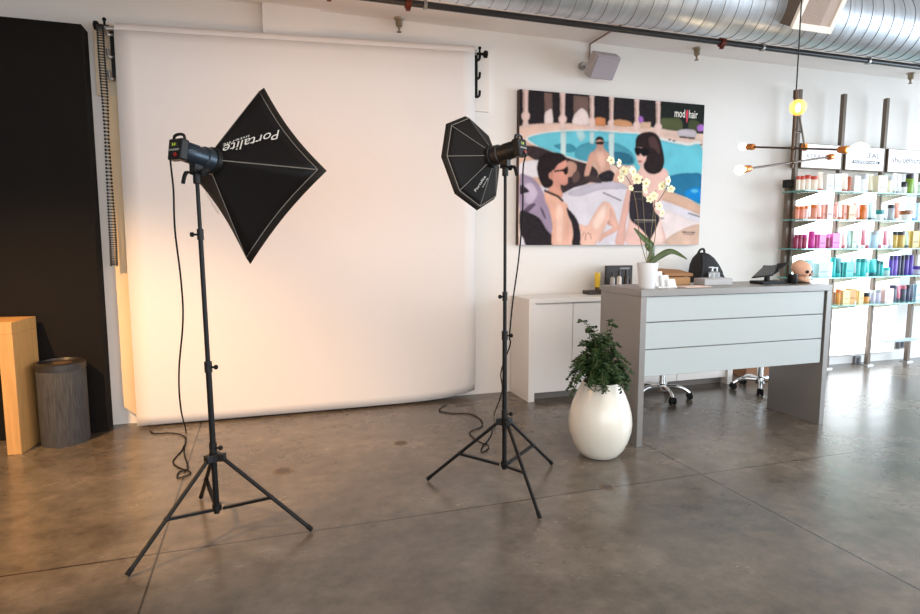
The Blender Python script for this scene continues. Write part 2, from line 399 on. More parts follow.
def softbox(c, a, h, v, ring_d, dep, n, R, rot, name, lb, pinch, bowl, lip, flare):
    """n-sided pyramid of fabric opening along a; the corners sit on a circle of radius R"""
    t = empty(name, c+a*ring_d, lb, 'softbox')
    O = c+a*ring_d; r0 = .055
    dirs = [h*math.cos(rot+2*PI*k/n)+v*math.sin(rot+2*PI*k/n) for k in range(n)]
    K = 8; corner = lambda k: O+a*dep+dirs[k]*R
    def edge_pt(k, s, depth_off=0, scale=1):          # along the rim from corner k to k+1, pulled inwards
        A, B = dirs[k]*R, dirs[(k+1)%n]*R
        q = A+(B-A)*s; q = q*(1-pinch*4*s*(1-s)*.5)
        return O+a*(dep+depth_off)+q*scale
    rows = 8; shell = MB()
    for k in range(n):
        g = []
        for i in range(rows+1):
            f = i/rows
            for j in range(K+1):
                s = j/K
                inner = (dirs[k]+(dirs[(k+1)%n]-dirs[k])*s); inner = inner*r0
                P0 = O+inner; P1 = edge_pt(k, s)
                q = P0+(P1-P0)*f
                q += -a*(bowl*math.sin(PI*f)*1.0)
                g.append(q)
        shell.add(g, [(i*(K+1)+j, i*(K+1)+j+1, (i+1)*(K+1)+j+1, (i+1)*(K+1)+j) for i in range(rows) for j in range(K)])
    sh = shell.build('shell', CLOTH, t, smooth=25)
    sd = sh.modifiers.new('solid', 'SOLIDIFY'); sd.thickness = .004; sd.offset = 0
    lp = MB()
    for k in range(n):
        g = []
        for i, (off, scl) in enumerate(((0, 1), (lip*.5, (1+flare)/2), (lip, flare))):
            for j in range(K+1): g.append(edge_pt(k, j/K, off, scl))
        lp.add(g, [(i*(K+1)+j, i*(K+1)+j+1, (i+1)*(K+1)+j+1, (i+1)*(K+1)+j) for i in range(2) for j in range(K)])
    lo = lp.build('lip', LIP, t, smooth=25); sd = lo.modifiers.new('solid', 'SOLIDIFY'); sd.thickness = .004; sd.offset = 0
    rim = [edge_pt(k, j/K) for k in range(n) for j in range(K)]; rim.append(rim[0])
    MB().tube(rim, .0029, 6).build('rim_piping', PIPING, t)
    for k in range(n):
        pts = [O+dirs[k]*r0+(corner(k)-O-dirs[k]*r0)*(i/10)-a*(bowl*math.sin(PI*i/10)) for i in range(11)]
        MB().tube(pts, .0026, 6).build('seam', PIPING, t)
    MB().lathe([(.056, -.02), (.062, -.016), (.062, .006), (.05, .008)], O, 28, a).build('speed_ring', BLACK, t)
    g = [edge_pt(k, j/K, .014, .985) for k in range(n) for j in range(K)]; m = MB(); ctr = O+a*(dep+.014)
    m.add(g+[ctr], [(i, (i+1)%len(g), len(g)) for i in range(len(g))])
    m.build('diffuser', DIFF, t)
    return t, O, dirs, corner

st1, c1, a1, h1, v1 = strobe(B1, HZ1, math.radians(45.96), math.radians(-8.6), 'grey blue strobe head with red switch on the left light stand', HEADMET, .092, .078)
sb1, O1, d1, cor1 = softbox(c1, a1, h1, v1, .092, .241, 4, .417, 0, 'square_softbox', 'black square softbox turned on its corner on the left strobe, white lettering', .15, .0, .03, 1.068)
st2, c2, a2, h2, v2 = strobe(B2, HZ2, math.radians(-34.8), math.radians(-9.8), 'black strobe head on the middle light stand', HEADBLK, .09, .08)
sb2, O2, d2, cor2 = softbox(c2, a2, h2, v2, .095, .113, 8, .249, math.radians(-1.3), 'octagonal_softbox', 'black octagonal softbox with grey seams on the middle light stand', .0, .0, .026, 1.075)

def face_text(tobj, O, A, B, specs):
    """lettering lying on the fabric face O-A-B, placed through points of the photo"""
    n = (A-O).cross(B-O).normalized()
    if n.dot(EYE-O) < 0: n = -n
    def hit(u, v): d = ray(u, v); return EYE+d*((O-EYE).dot(n)/d.dot(n))
    mb = MB()
    for txt, p0, p1, pu, sh in specs:
        P0, P1, PU = hit(*p0), hit(*p1), hit(*pu)
        x = (P1-P0); y = PU-P0
        vs, fs = text_mesh(txt, 1, Matrix.Identity(4), 0, 0)
        x0, x1 = min(q.x for q in vs), max(q.x for q in vs); y1 = max(q.y for q in vs)
        mb.add([P0+x*((q.x-x0)/(x1-x0))+y*(q.y/y1)+n*.005 for q in vs], fs)
    mb.build('lettering', WHITEINK, tobj, smooth=0)
face_text(sb1, O1+d1[1]*.055, cor1(1), cor1(0), [('Portalite', (279.5, 130.5), (224, 146), (277.5, 139.5), .2)])
face_text(sb1, O1+d1[1]*.055, cor1(1), cor1(0), [('interfit', (249.7, 135.6), (223.5, 144.4), (249.2, 138.0), .2)])
ringm = MB(); 
n1 = (cor1(1)-O1).cross(cor1(0)-O1).normalized()
# second lettering on the narrow lower left face and on the octagon
face_text(sb1, O1+d1[2]*.055, cor1(3), cor1(2), [('Portalite', (206, 193), (218.5, 214), (208.5, 192), 0)])
def near_dir(us):
    return us
def pj(P): 
    d = P-EYE; return (CX+FPX*d.dot(_R)/d.dot(_F), CY-FPX*d.dot(_U)/d.dot(_F))
k5 = min(range(8), key=lambda k: abs((pj((cor2(k)+cor2((k+1)%8))/2)[0]-470))+abs(pj((cor2(k)+cor2((k+1)%8))/2)[1]-200))
face_text(sb2, O2+d2[k5]*.055, cor2(k5), cor2((k5+1)%8), [('Portalite', (475.5, 191.5), (485.5, 176.5), (473.6, 190), 0), ('interfit', (482.5, 187), (488, 178), (481.4, 186.2), 0)])

# power cables
def cable(pts, lb, base):
    tag(MB().tube(smooth_path(pts, 6), .0042, 7).build('power_cable', KNOB, base=base), lb, 'cable', 'power cables of the strobes')
pa = [c1-a1*.105-v1*.03, c1-a1*.125-v1*.045]+[at(u, v, y) for u, v, y in ((173.5, 190, 2.9), (175, 230, 2.93), (181, 280, 2.97), (183, 320, 3.02), (179, 372, 3.1), (181, 410, 3.2))]
pa += [fl(u, v, .006) for u, v in ((186, 432), (183, 448), (173, 461), (180, 468), (189, 471), (190, 474), (178, 478), (179, 472), (188, 468), (184, 452), (185, 437), (172, 433), (155, 433.5), (150, 430.5))]
cable(pa, 'thin black cable hanging from the left strobe and looping on the concrete floor', fl(186, 455))
pb = [c2-a2*.105-v2*.03, c2-a2*.12-v2*.045]+[at(u, v, y) for u, v, y in ((523, 170, 3.0), (522.5, 215, 3.0), (518.5, 260, 3.02), (513, 300, 3.05), (509.5, 335, 3.1), (510, 345, 3.1), (501, 372, 3.2), (502, 392, 3.3))]
pb += [fl(u, v, .006) for u, v in ((494, 415), (492, 432), (488, 440), (482, 447), (482, 452), (488, 449), (488, 445), (482, 443), (474, 438), (470, 432), (482, 426), (480, 419), (470, 414), (450, 413), (439, 410), (447, 404))]
cable(pb, 'thin black cable hanging from the right strobe and trailing towards the backdrop corner', fl(480, 430))

# ------------------------------------------------------------------ left corner
tb = empty('console_table', (-2.1, 4.66, 0), 'light oak waterfall console table by the black partition', 'table')
MB().box(-2.9, -1.575, 4.54, 4.86, .80, .88).build('tabletop', OAK, tb, bevel=.003)
MB().box(-1.66, -1.575, 4.54, 4.86, 0, .80).build('leg', OAK, tb, bevel=.003)
MB().box(-2.9, -2.815, 4.54, 4.86, 0, .80).build('leg', OAK, tb, bevel=.003)
_rz = math.radians(-7); _pv = V((-1.575, 4.54, 0)); tb.rotation_euler.z = _rz      # stands slightly askew
tb.location = V((.025, 0, 0))+_pv+Matrix.Rotation(_rz, 3, 'Z') @ (V((-2.1, 4.66, 0))-_pv)
bx, by, br = -1.352, 4.752, .148
bn = empty('waste_bin', (bx, by, 0), 'round charcoal woven waste bin with dark lid beside the oak table', 'bin')
MB().lathe([(br*.97, 0), (br, .02), (br, .53)], (bx, by, 0), 40).build('body', WICKER, bn)
MB().lathe([(br*1.03, .525), (br*1.03, .565), (br*.9, .575), (br*.86, .560), (.001, .558)], (bx, by, 0), 40).build('lid', mat('bin_lid', (40, 36, 34), .4), bn)
MB().lathe([(br*.3, .555), (br*.3, .564), (br*.22, .569)], (bx+.01, by, 0), 20, sx=1.4).build('lid_handle', mat('bin_handle', (88, 70, 54), .35), bn)

# ------------------------------------------------------------------ ceiling services
dc = V((0, 3.36, 2.95)); dr = .21
duct = empty('air_duct', (4.5, dc.y, dc.z), 'big round spiral galvanised duct running under the ceiling', 'duct')
n = 40; pitch = .1; xs0, xs1 = -3.2, 10.8; vs = []; fs = []; mi = []
steps = []
x = xs0
while x < xs1:
    steps += [(x, dr), (x+pitch*.93, dr), (x+pitch*.945, dr+.003), (x+pitch*.985, dr+.003)]; x += pitch
for x, r in steps:
    for j in range(n):
        th = 2*PI*j/n; vs.append((x+pitch*math.cos(th)*.35, dc.y+r*math.cos(th), dc.z+r*math.sin(th)))
dm = MB(); k = len(steps)
for i in range(k-1):
    pass
dm.add(vs, [(i*n+j, i*n+(j+1)%n, (i+1)*n+(j+1)%n, (i+1)*n+j) for i in range(k-1) for j in range(n)])
dm.mi = [1 if (i//n) % 4 in (1, 3) else 0 for i in range(len(dm.f))]
dm.build('pipe', [GALV, GALVSEAM], duct, smooth=50)
for x in (1.2, 4.85, 8.0):
    MB().lathe([(dr+.004, -.02), (dr+.01, -.018), (dr+.01, .018), (dr+.004, .02)], (x, dc.y, dc.z), 40, (1,0,0)).build('joint_band', GALV, duct)
for x in (2.3, 6.4, 9.4):
    MB().cyl((x, dc.y, dc.z+dr), (x, dc.y, 3.21), .008, n=8).build('hanger_rod', PIPEBLK, duct)
# supply register
LOUV = mat('vent_louver_pale', (186, 168, 156), .6)
nv_ = V((0, -.87, -.5)).normalized(); uv_ = V((0, -.5, .87)).normalized()
vc = V((3.385, 3.055, 2.875))
vt = empty('air_vent', vc, 'cream louvred air register on the round duct', 'vent')
MB().obox(vc-nv_*.06, (1,0,0), uv_, nv_, .152, .142, .075).build('collar', DUCTBR, vt)
fr = MB()
for sx_ in (-1, 1): fr.obox(vc+V((sx_*.146, 0, 0))+nv_*.02, (1,0,0), uv_, nv_, .018, .15, .012)
for sy_ in (-1, 1): fr.obox(vc+uv_*(sy_*.13)+nv_*.02, (1,0,0), uv_, nv_, .130, .02, .012)
MB().obox(vc+nv_*.004-nv_*.0, (1,0,0), uv_, nv_, .135, .125, .004).build('shade_plate', mat('vent_shade', (60, 50, 46), .8), vt, smooth=0)  # dark plate, its colour stands in for the shade between the louvres
fr.build('frame', VENTM, vt, bevel=.003)
for i in range(22):
    x = -.130+i*.0124
    MB().obox(vc+V((x, 0, 0))+nv_*.016, (.9, 0, 0), uv_, nv_, .0030 if i < 15 else .0050, .119, .008).build('louver', LOUV, vt, smooth=0)
# iron sprinkler pipe
pz_, py_ = 2.95, 4.02
pl_ = empty('iron_pipe', (4, py_, pz_), 'black iron pipe running along the ceiling in front of the back wall', 'pipe')
MB().cyl((-4.4, py_, pz_), (10.8, py_, pz_), .022, n=16).build('tube', PIPEBLK, pl_)
MB().cyl((3.3, py_-.02, pz_+.055), (5.7, py_-.02, pz_+.055), .012, n=10).build('conduit', PIPEBLK, pl_)
for u, v, m in ((329, 2, COPPER), (408, 6, COPPER), (722, 41, COPPER)):
    x = at(u, v, py_).x
    c_ = MB().lathe([(.03, -.02), (.036, -.018), (.036, .018), (.03, .02)], (x, py_, pz_), 18, (1,0,0))
    c_.cyl((x, py_, pz_+.03), (x, py_, 3.21), .007, n=8); c_.obox((x, py_, pz_-.038), (1,0,0), (0,1,0), (0,0,1), .014, .01, .012)
    c_.build('clamp', m, pl_)
for u, v in ((425, 6), (762, 47), (868, 59)):
    x = at(u, v, py_).x
    MB().lathe([(.028, -.012), (.032, -.01), (.032, .01), (.028, .012)], (x, py_, pz_), 18, (1,0,0)).build('coupling', SILVER, pl_)
# conduit strip on the ceiling and up to the speaker
tag(MB().tube([(2.92, 5.07, 3.05), (2.92, 5.07, 3.195), (2.92, 4.1, 3.198), (2.92, 3.4, 3.198)], .009, 8).build('wire_conduit', mat('conduit_tan', (146, 124, 106), .6)), 'thin tan wire conduit crossing the ceiling above the wall speaker', 'conduit')
# sprinkler heads
for (u, v), lb in (((399, 18), 'brass sprinkler head on the ceiling above the backdrop'), ((697, 48), 'brass sprinkler head on the ceiling above the poolside picture'), ((911, 73), 'brass sprinkler head on the ceiling above the product shelves')):
    d = ray(u, v); p = EYE+d*((3.21-HC)/d.z); p.z = 3.21
    s_ = empty('sprinkler_head', p, lb, 'sprinkler', 'ceiling sprinkler heads')
    MB().lathe([(.04, -.012), (.043, -.002), (.043, 0)], p, 18).build('escutcheon', mat('sprinkler_grey', (170, 160, 146), .4, .6), s_)
    MB().lathe([(.006, -.115), (.02, -.112), (.02, -.107), (.008, -.1), (.012, -.07), (.026, -.065), (.03, -.01)], p, 14).build('body', mat('sprinkler_brass', (150, 138, 116), .35, .8), s_)
# wall speaker
spc = at(605, 68, 4.86)
sp_ = empty('wall_speaker', spc, 'light grey box speaker on the wall above the picture', 'speaker')
a_ = V((.06, -.80, -.60)).normalized(); h_ = V((-a_.y, a_.x, 0)).normalized(); v_ = h_.cross(a_); v_ = v_ if v_.z > 0 else -v_
MB().prism([spc+h_*i*.13+v_*j*.105+a_*.0 for i, j in ((-1,-1),(1,-1),(1,1),(-1,1))], -a_*.10).build('cabinet', SPKGREY, sp_, bevel=.012, seg=3)
MB().obox(spc+a_*.004, h_, v_, a_, .12, .095, .006).build('grille', mat('grille_grey', (170, 162, 168), .8, bump=.4, nscale=150), sp_, bevel=.003)
bw = spc-a_*.10
MB().tube(smooth_path([bw-h_*.05, bw-h_*.10+V((0,.02,.0)), bw-h_*.13+V((0,.06,0)), V((bw.x-.11, 5.07, bw.z))], 4), .012, 10).lathe([(.035,0),(.035,.012)], (bw.x-.11, 5.07, bw.z), 18, (0,-1,0)).build('bracket', SILVER, sp_)

# ------------------------------------------------------------------ picture
PY = 5.02
pic = empty('poolside_picture', (3.19, PY, 1.36), 'large frameless picture of people lounging by a pool on the back wall', 'picture')
X0, X1, Z0, Z1 = 2.205, 4.18, 1.363, 2.728
MB().box(X0, X1, PY+.001, 5.08, Z0, Z1).build('canvas', mat('canvas_edge', (70, 56, 50), .7), pic)
layers = []
def lay(c, pts, o='P', sm=True):
    ox, oy, s = {'P': (510, 80, 3.61), 'A': (515, 85, 7.22), 'B': (610, 90, 7.22), 'C': (515, 165, 7.22), 'D': (610, 165, 7.22)}[o]
    layers.append((c, [(ox+x/s, oy+y/s) for x, y in pts], sm))
def strip(c, pts, w, o='P'):                           # thin stroke
    L_, R_ = [], []
    for i, p in enumerate(pts):
        a = pts[max(i-1,0)]; b = pts[min(i+1,len(pts)-1)]; dx, dy = b[0]-a[0], b[1]-a[1]; l = math.hypot(dx, dy) or 1
        L_.append((p[0]-dy/l*w, p[1]+dx/l*w)); R_.append((p[0]+dy/l*w, p[1]-dx/l*w))
    lay(c, L_+R_[::-1], o, False)
lay((218,188,172), [(30,30),(705,88),(705,600),(30,600)], sm=False)
lay((46,40,43), [(30,30),(705,88),(705,172),(540,172),(420,165),(300,162),(180,156),(30,168)], sm=False)
lay((116,92,84), [(124,46),(152,48),(155,150),(126,150)], sm=False)
lay((116,92,84), [(229,56),(283,60),(284,155),(230,155)], sm=False)
lay((232,212,206), [(126,158),(126,122),(134,112),(146,104),(152,112),(154,158)])
lay((232,212,206), [(229,160),(230,132),(240,116),(258,102),(272,110),(281,124),(284,160)])
lay((38,42,38), [(545,76),(702,89),(702,196),(545,176)], sm=False)
lay((82,88,56), [(546,140),(580,138),(616,142),(618,182),(546,172)])
lay((70,76,50), [(646,148),(664,144),(680,150),(690,164),(690,186),(648,182)])
lay((224,190,174), [(30,170),(120,157),(200,157),(300,165),(450,176),(600,200),(702,222),(702,260),(560,225),(450,202),(300,190),(180,192),(30,215)])
for x0, x1, xb, xs_ in ((47,66,60,0),(181,199,190,0),(288,304,296,0),(359,374,366,0),(450,466,458,0),(527,543,535,0)):
    yt = 30+x0*.086
    lay((226,196,186), [(x0-2,yt),(x1+2,yt),(x1,yt+10),(x1-1,yt+80),(x1+6,yt+92),(x1+4,yt+106),(x1-2,yt+112),(x1+4,yt+136),(x0-4,yt+136),(x0+2,yt+112),(x0-4,yt+106),(x0-6,yt+92),(x0+1,yt+80),(x0,yt+10)], sm=False)
    lay((198,160,148), [(x0+1,yt+10),(x0+6,yt+10),(x0+6,yt+82),(x0+1,yt+82)], sm=False)
lay((214,140,92), [(308,136),(326,134),(345,140),(345,168),(308,166)], sm=False)
lay((206,150,108), [(378,146),(400,143),(436,152),(436,168),(378,164)])
lay((214,176,150), [(470,152),(508,152),(508,176),(470,174)], sm=False)
lay((170,110,190), [(462,140),(470,130),(480,136),(482,148),(470,154)])
lay((170,110,190), [(676,168),(690,160),(700,166),(700,182),(680,184)])
lay((232,224,218), [(56,206),(120,188),(200,180),(300,178),(400,186),(470,190),(560,210),(640,226),(694,236),(694,446),(640,430),(560,398),(480,372),(440,306),(380,304),(330,304),(270,298),(200,278),(120,253),(72,230)])
lay((104,190,204), [(66,208),(125,192),(200,185),(300,183),(400,191),(470,196),(560,220),(640,237),(694,246),(694,442),(640,425),(560,394),(480,368),(440,300),(380,300),(330,300),(270,294),(200,273),(120,247),(80,226)])
lay((62,140,160), [(158,236),(190,230),(222,232),(242,252),(215,262),(180,252)])
lay((74,150,168), [(245,240),(300,222),(380,226),(440,262),(442,308),(330,300),(270,292),(235,276)])
lay((44,104,128), [(330,270),(372,258),(430,268),(442,300),(380,302),(340,298)])
lay((38,112,148), [(566,356),(600,340),(650,336),(694,346),(694,442),(640,425),(575,398)])
lay((18,132,204), [(628,408),(650,392),(676,388),(694,396),(694,440),(650,428)])
lay((90,190,228), [(652,398),(670,394),(680,402),(664,408)])
for x0, x1, y0, y1 in ((182,202,188,272),(356,376,192,290),(287,303,188,230)):
    lay((196,216,214), [(x0,y0),(x1,y0),(x1-1,y1),(x0+2,y1)], sm=False)
lay((170,208,210), [(240,185),(262,184),(272,206),(256,222),(244,206)])
lay((198,186,192), [(606,184),(630,178),(668,182),(668,206),(612,202)])
lay((52,46,52), [(612,202),(668,208),(667,214),(612,208)], sm=False)
for x, y in ((577,216),(592,220),(690,234)): lay((48,44,46), [(x-5,y-3),(x+5,y-2),(x+5,y+3),(x-5,y+2)], sm=False)
lay((206,168,146), [(36,228),(80,232),(130,256),(200,282),(270,300),(330,306),(350,380),(240,420),(120,420),(36,400)])
lay((66,52,54), [(40,238),(100,240),(160,262),(230,288),(300,312),(316,350),(250,388),(190,410),(140,380),(100,300),(46,262)])
lay((188,142,124), [(204,300),(222,294),(240,306),(238,330),(224,348),(206,344)])
lay((96,74,70), [(224,348),(236,330),(250,330),(250,360),(230,372)])
lay((222,214,218), [(36,302),(80,290),(112,294),(118,330),(110,350),(36,345)])
lay((214,206,212), [(36,600),(36,400),(110,380),(190,410),(232,388),(290,374),(372,362),(430,390),(500,410),(570,402),(640,440),(705,478),(705,600)], sm=False)
lay((190,182,192), [(210,408),(290,376),(372,364),(430,392),(330,396),(250,420)])
lay((210,170,146), [(530,392),(560,396),(640,428),(696,462),(696,490),(650,472),(590,448),(540,428)])
lay((228,212,208), [(470,500),(560,470),(640,500),(690,520),(690,590),(500,590)])
lay((210,176,156), [(560,592),(600,550),(690,520),(690,592)])
for a, b in (((335,406),(402,436)),((642,480),(692,496)),((622,549),(668,551)),((530,498),(556,500))): strip((70,58,66), [a, b], 2)
strip((150,120,116), [(626,556),(664,558)], 1.6)
lay((154,136,158), [(36,80),(80,74),(130,95),(170,138),(205,200),(235,265),(262,370),(280,470),(276,520),(230,470),(180,385),(110,345),(36,345)], 'C')
lay((196,180,198), [(70,150),(120,130),(160,190),(150,240),(110,280),(70,260)], 'C')
lay((60,50,60), [(38,150),(60,150),(104,190),(60,205),(38,210)], 'C')
lay((92,78,96), [(60,330),(110,285),(150,280),(120,318),(90,340)], 'C')
lay((92,78,96), [(180,300),(205,330),(225,390),(205,370)], 'C')
lay((50,43,47), [(36,335),(110,345),(180,385),(232,470),(275,520),(275,585),(95,585),(60,530),(36,480)], 'C', True)
# man in the pool background
lay((206,158,138), [(292,262),(306,254),(316,240),(334,240),(344,254),(358,268),(362,318),(368,336),(330,344),(318,320),(302,296),(290,330),(282,350),(268,344),(276,306),(284,276)])
lay((222,178,158), [(312,262),(334,260),(346,290),(336,330),(322,310)])
lay((198,150,130), [(310,216),(324,208),(336,216),(338,236),(326,250),(314,240)])
lay((52,38,38), [(308,220),(312,208),(324,203),(337,210),(338,220),(324,215)])
lay((30,26,28), [(310,224),(338,222),(338,230),(330,234),(312,232)])
lay((50,44,50), [(318,344),(340,330),(362,326),(378,340),(372,364),(334,368),(322,358)])
lay((214,166,146), [(374,352),(390,322),(408,306),(424,318),(412,344),(396,368),(376,368)])
lay((70,56,56), [(268,350),(300,344),(320,352),(330,372),(280,366)])
# seated woman on the left, in profile
lay((224,172,150), [(212,188),(262,196),(310,212),(352,262),(384,300),(390,400),(378,585),(270,585),(268,420),(244,320),(218,262)], 'C')
lay((238,196,176), [(300,290),(340,300),(350,400),(340,560),(300,560),(296,420)], 'C')
lay((208,150,128), [(268,100),(324,110),(330,168),(344,210),(330,236),(240,196)], 'C')
lay((214,150,132), [(150,335),(158,312),(180,288),(203,290),(206,312),(213,344),(208,352),(208,372),(196,380),(178,376),(166,384),(152,362)])
lay((44,33,34), [(97,322),(104,286),(124,266),(158,260),(192,268),(203,286),(188,296),(172,306),(162,322),(150,330),(148,352),(156,368),(150,384),(126,390),(108,366)])
lay((200,142,124), [(140,338),(150,332),(156,344),(150,358),(142,354)])
lay((36,28,30), [(162,326),(190,322),(205,312),(210,318),(208,338),(198,342),(190,330),(162,332)])
strip((42,36,38), [(210,182),(262,206),(310,226),(348,262)], 8, 'C')
lay((230,180,160), [(380,330),(410,400),(424,470),(418,585),(380,585),(388,440)], 'C')
lay((48,41,45), [(372,308),(400,332),(440,380),(466,440),(476,520),(478,585),(412,585),(420,500),(408,420),(386,370)], 'C')
lay((232,186,166), [(466,430),(520,440),(545,400),(596,312),(636,266),(672,268),(702,300),(724,352),(724,400),(690,392),(664,420),(630,500),(570,580),(478,585),(476,500)], 'C')
lay((244,210,194), [(560,420),(610,330),(640,290),(664,300),(640,400),(590,470)], 'C')
lay((206,150,132), [(664,420),(690,392),(724,400),(724,440),(690,440)], 'C')
lay((226,176,158), [(0,310),(20,340),(60,420),(62,462),(30,488),(-30,520),(-80,560),(-60,500),(-10,470),(20,448),(0,420)], 'D')
strip((176,120,106), [(486,516),(500,482),(512,500),(506,545)], 3, 'C'); strip((176,120,106), [(520,490),(545,500),(550,535)], 3, 'C')
# standing woman on the right
lay((228,186,174), [(436,350),(462,330),(476,306),(500,310),(508,334),(552,318),(572,336),(568,372),(552,420),(540,470),(548,520),(556,592),(424,592),(424,530),(436,470),(440,420)])
lay((220,172,158), [(436,350),(448,372),(440,440),(420,510),(412,592),(380,592),(394,520),(408,450),(424,390)])
lay((240,208,196), [(520,480),(540,490),(552,560),(550,592),(508,592),(510,560)])
lay((56,49,56), [(436,400),(450,372),(470,352),(484,370),(478,410),(492,424),(514,424),(520,470),(540,496),(530,530),(506,576),(492,560),(466,532),(436,506),(430,470)])
strip((120,108,108), [(446,430),(520,430)], .8); strip((150,140,136), [(446,512),(524,512)], .8)
lay((50,36,37), [(452,236),(456,208),(472,193),(496,187),(520,190),(538,206),(548,236),(556,276),(556,304),(544,330),(522,340),(500,336),(484,320),(482,296),(476,262),(456,250)])
lay((82,56,54), [(500,210),(522,206),(538,236),(540,270),(524,250),(506,240)])
lay((228,182,170), [(454,262),(458,244),(478,246),(492,268),(490,290),(478,306),(466,308),(460,292),(456,278)])
lay((190,110,112), [(462,292),(472,290),(476,296),(466,298)])
lay((26,22,24), [(450,246),(470,244),(500,252),(502,262),(494,272),(482,276),(470,266),(466,274),(454,268)])
# the printed photograph: the shapes above rastered into one soft print, stored as a colour per vertex
import numpy as np
def uv_of(px, py):
    q = at(px, py, PY); return (q.x-X0)/(X1-X0), (q.z-Z0)/(Z1-Z0)
GW, GH = 460, 318
img = np.zeros((GH, GW, 3)); yy_, xx_ = np.mgrid[0:GH, 0:GW]
def blur(a, k):
    if k < 1: return a
    for ax in (0, 1):
        p = np.pad(a, [(k+1, k) if i == ax else (0, 0) for i in range(2)], mode='edge'); c = np.cumsum(p, axis=ax)
        a = (np.take(c, range(2*k+1, c.shape[ax]), axis=ax)-np.take(c, range(0, c.shape[ax]-2*k-1), axis=ax))/(2*k+1)
    return a
rng = np.random.RandomState(3)
grain = blur(rng.rand(GH, GW), 2); grain = (grain-grain.mean())/grain.std()
cloud = blur(blur(rng.rand(GH, GW), 9), 9); cloud = (cloud-cloud.mean())/cloud.std()
for c, pts, sm in layers:
    P2 = [V((*uv_of(u, v), 0)) for u, v in pts]
    if sm: P2 = smooth_path(P2, 4, True)
    X = [q.x*(GW-1) for q in P2]; Y = [q.y*(GH-1) for q in P2]; n = len(X)
    inside = np.zeros((GH, GW), bool)
    for i in range(n):
        xa, ya, xb2, yb2 = X[i-1], Y[i-1], X[i], Y[i]
        if ya == yb2: continue
        lo, hi = int(max(0, math.floor(min(ya, yb2)))), int(min(GH-1, math.ceil(max(ya, yb2))))
        if hi < lo: continue
        sy = yy_[lo:hi+1]; cond = ((ya > sy) != (yb2 > sy)); xi = (xb2-xa)*(sy-ya)/(yb2-ya)+xa
        inside[lo:hi+1] ^= cond & (xx_[lo:hi+1] < xi)
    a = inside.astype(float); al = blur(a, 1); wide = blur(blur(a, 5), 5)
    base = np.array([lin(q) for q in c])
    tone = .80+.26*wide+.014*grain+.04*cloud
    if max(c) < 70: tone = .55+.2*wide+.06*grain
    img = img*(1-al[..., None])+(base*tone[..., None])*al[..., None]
img = np.stack([blur(img[..., k], 1) for k in range(3)], -1)
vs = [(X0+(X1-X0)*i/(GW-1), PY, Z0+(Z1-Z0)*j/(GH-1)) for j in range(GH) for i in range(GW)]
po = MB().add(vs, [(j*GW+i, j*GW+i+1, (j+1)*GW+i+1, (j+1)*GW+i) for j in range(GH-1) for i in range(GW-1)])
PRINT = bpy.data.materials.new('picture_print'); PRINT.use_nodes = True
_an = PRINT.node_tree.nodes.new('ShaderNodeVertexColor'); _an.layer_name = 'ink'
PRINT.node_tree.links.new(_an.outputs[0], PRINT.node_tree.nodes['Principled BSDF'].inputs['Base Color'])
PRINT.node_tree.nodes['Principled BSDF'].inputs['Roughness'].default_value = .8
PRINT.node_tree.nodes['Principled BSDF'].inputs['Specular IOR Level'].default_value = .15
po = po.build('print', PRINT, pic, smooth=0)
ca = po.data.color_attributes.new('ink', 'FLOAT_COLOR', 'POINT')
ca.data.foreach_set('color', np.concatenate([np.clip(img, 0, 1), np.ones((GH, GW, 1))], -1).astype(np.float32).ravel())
lg = MB(); yl = PY-.0015
A_ = at(674.5, 116.5, PY); B_ = at(684, 117, PY)
text_fit(lg, "mod  hair", (at(674.5, 115.6, PY).x, yl, at(684, 117, PY).z-.005), (1,0,0), (0,0,1), at(697.5,118,PY).x-at(674.5,116,PY).x, .075)
lg.build('logo_lettering', WHITEINK, pic, smooth=0)
rl = MB(); q = at(687, 115, PY); rl.prism([(q.x+.016*math.cos(k*PI/6)*(1 if math.sin(k*PI/6) > 0 else .6), yl-.001, q.z-.012+.062*math.sin(k*PI/6)) for k in range(12)], (0,.0005,0))
rl.build('logo_mark', mat('logo_red', (214, 40, 70), .5), pic, smooth=0)

# ------------------------------------------------------------------ sideboard
sbd = empty('sideboard', (3.15, 4.86, 0), 'long low white sideboard with flat doors against the back wall', 'sideboard')
cx0, cx1, cf = 2.16, 4.36, 4.67
MB().box(cx0, cx1, cf, 5.06, .865, .905).build('top', CABW, sbd, bevel=.002)
MB().box(cx0, cx0+.06, cf, 5.06, 0, .865).build('side', CABW, sbd, bevel=.002)
MB().box(cx1-.06, cx1, cf, 5.06, 0, .865).build('side', CABW, sbd, bevel=.002)
MB().box(cx0+.06, cx1-.06, cf+.05, 5.06, .075, .865).build('carcass', CABW, sbd)
MB().box(cx0+.06, cx1-.06, cf+.09, 5.0, 0, .075).build('plinth', mat('plinth_grey', (120, 112, 106), .6), sbd)
xd = [cx0+.06, 2.596, 2.972, 3.348, 3.724, cx1-.06]; nd = 5
for i in range(nd):
    MB().box(xd[i]+.003, xd[i+1]-.003, cf+.025, cf+.045, .07, .855).build('door', CABW, sbd, bevel=.002)
# carton under it
ct = empty('cardboard_carton', (4.85, 4.93, 0), 'brown carton on the floor behind the right swivel stool', 'carton')
MB().box(4.69, 5.02, 4.84, 5.05, 0, .14).build('box', CARTON, ct, bevel=.002)
MB().box(4.69, 5.02, 4.915, 4.975, .1395, .1415).build('tape', mat('tape_tan', (176, 136, 92), .4), ct)

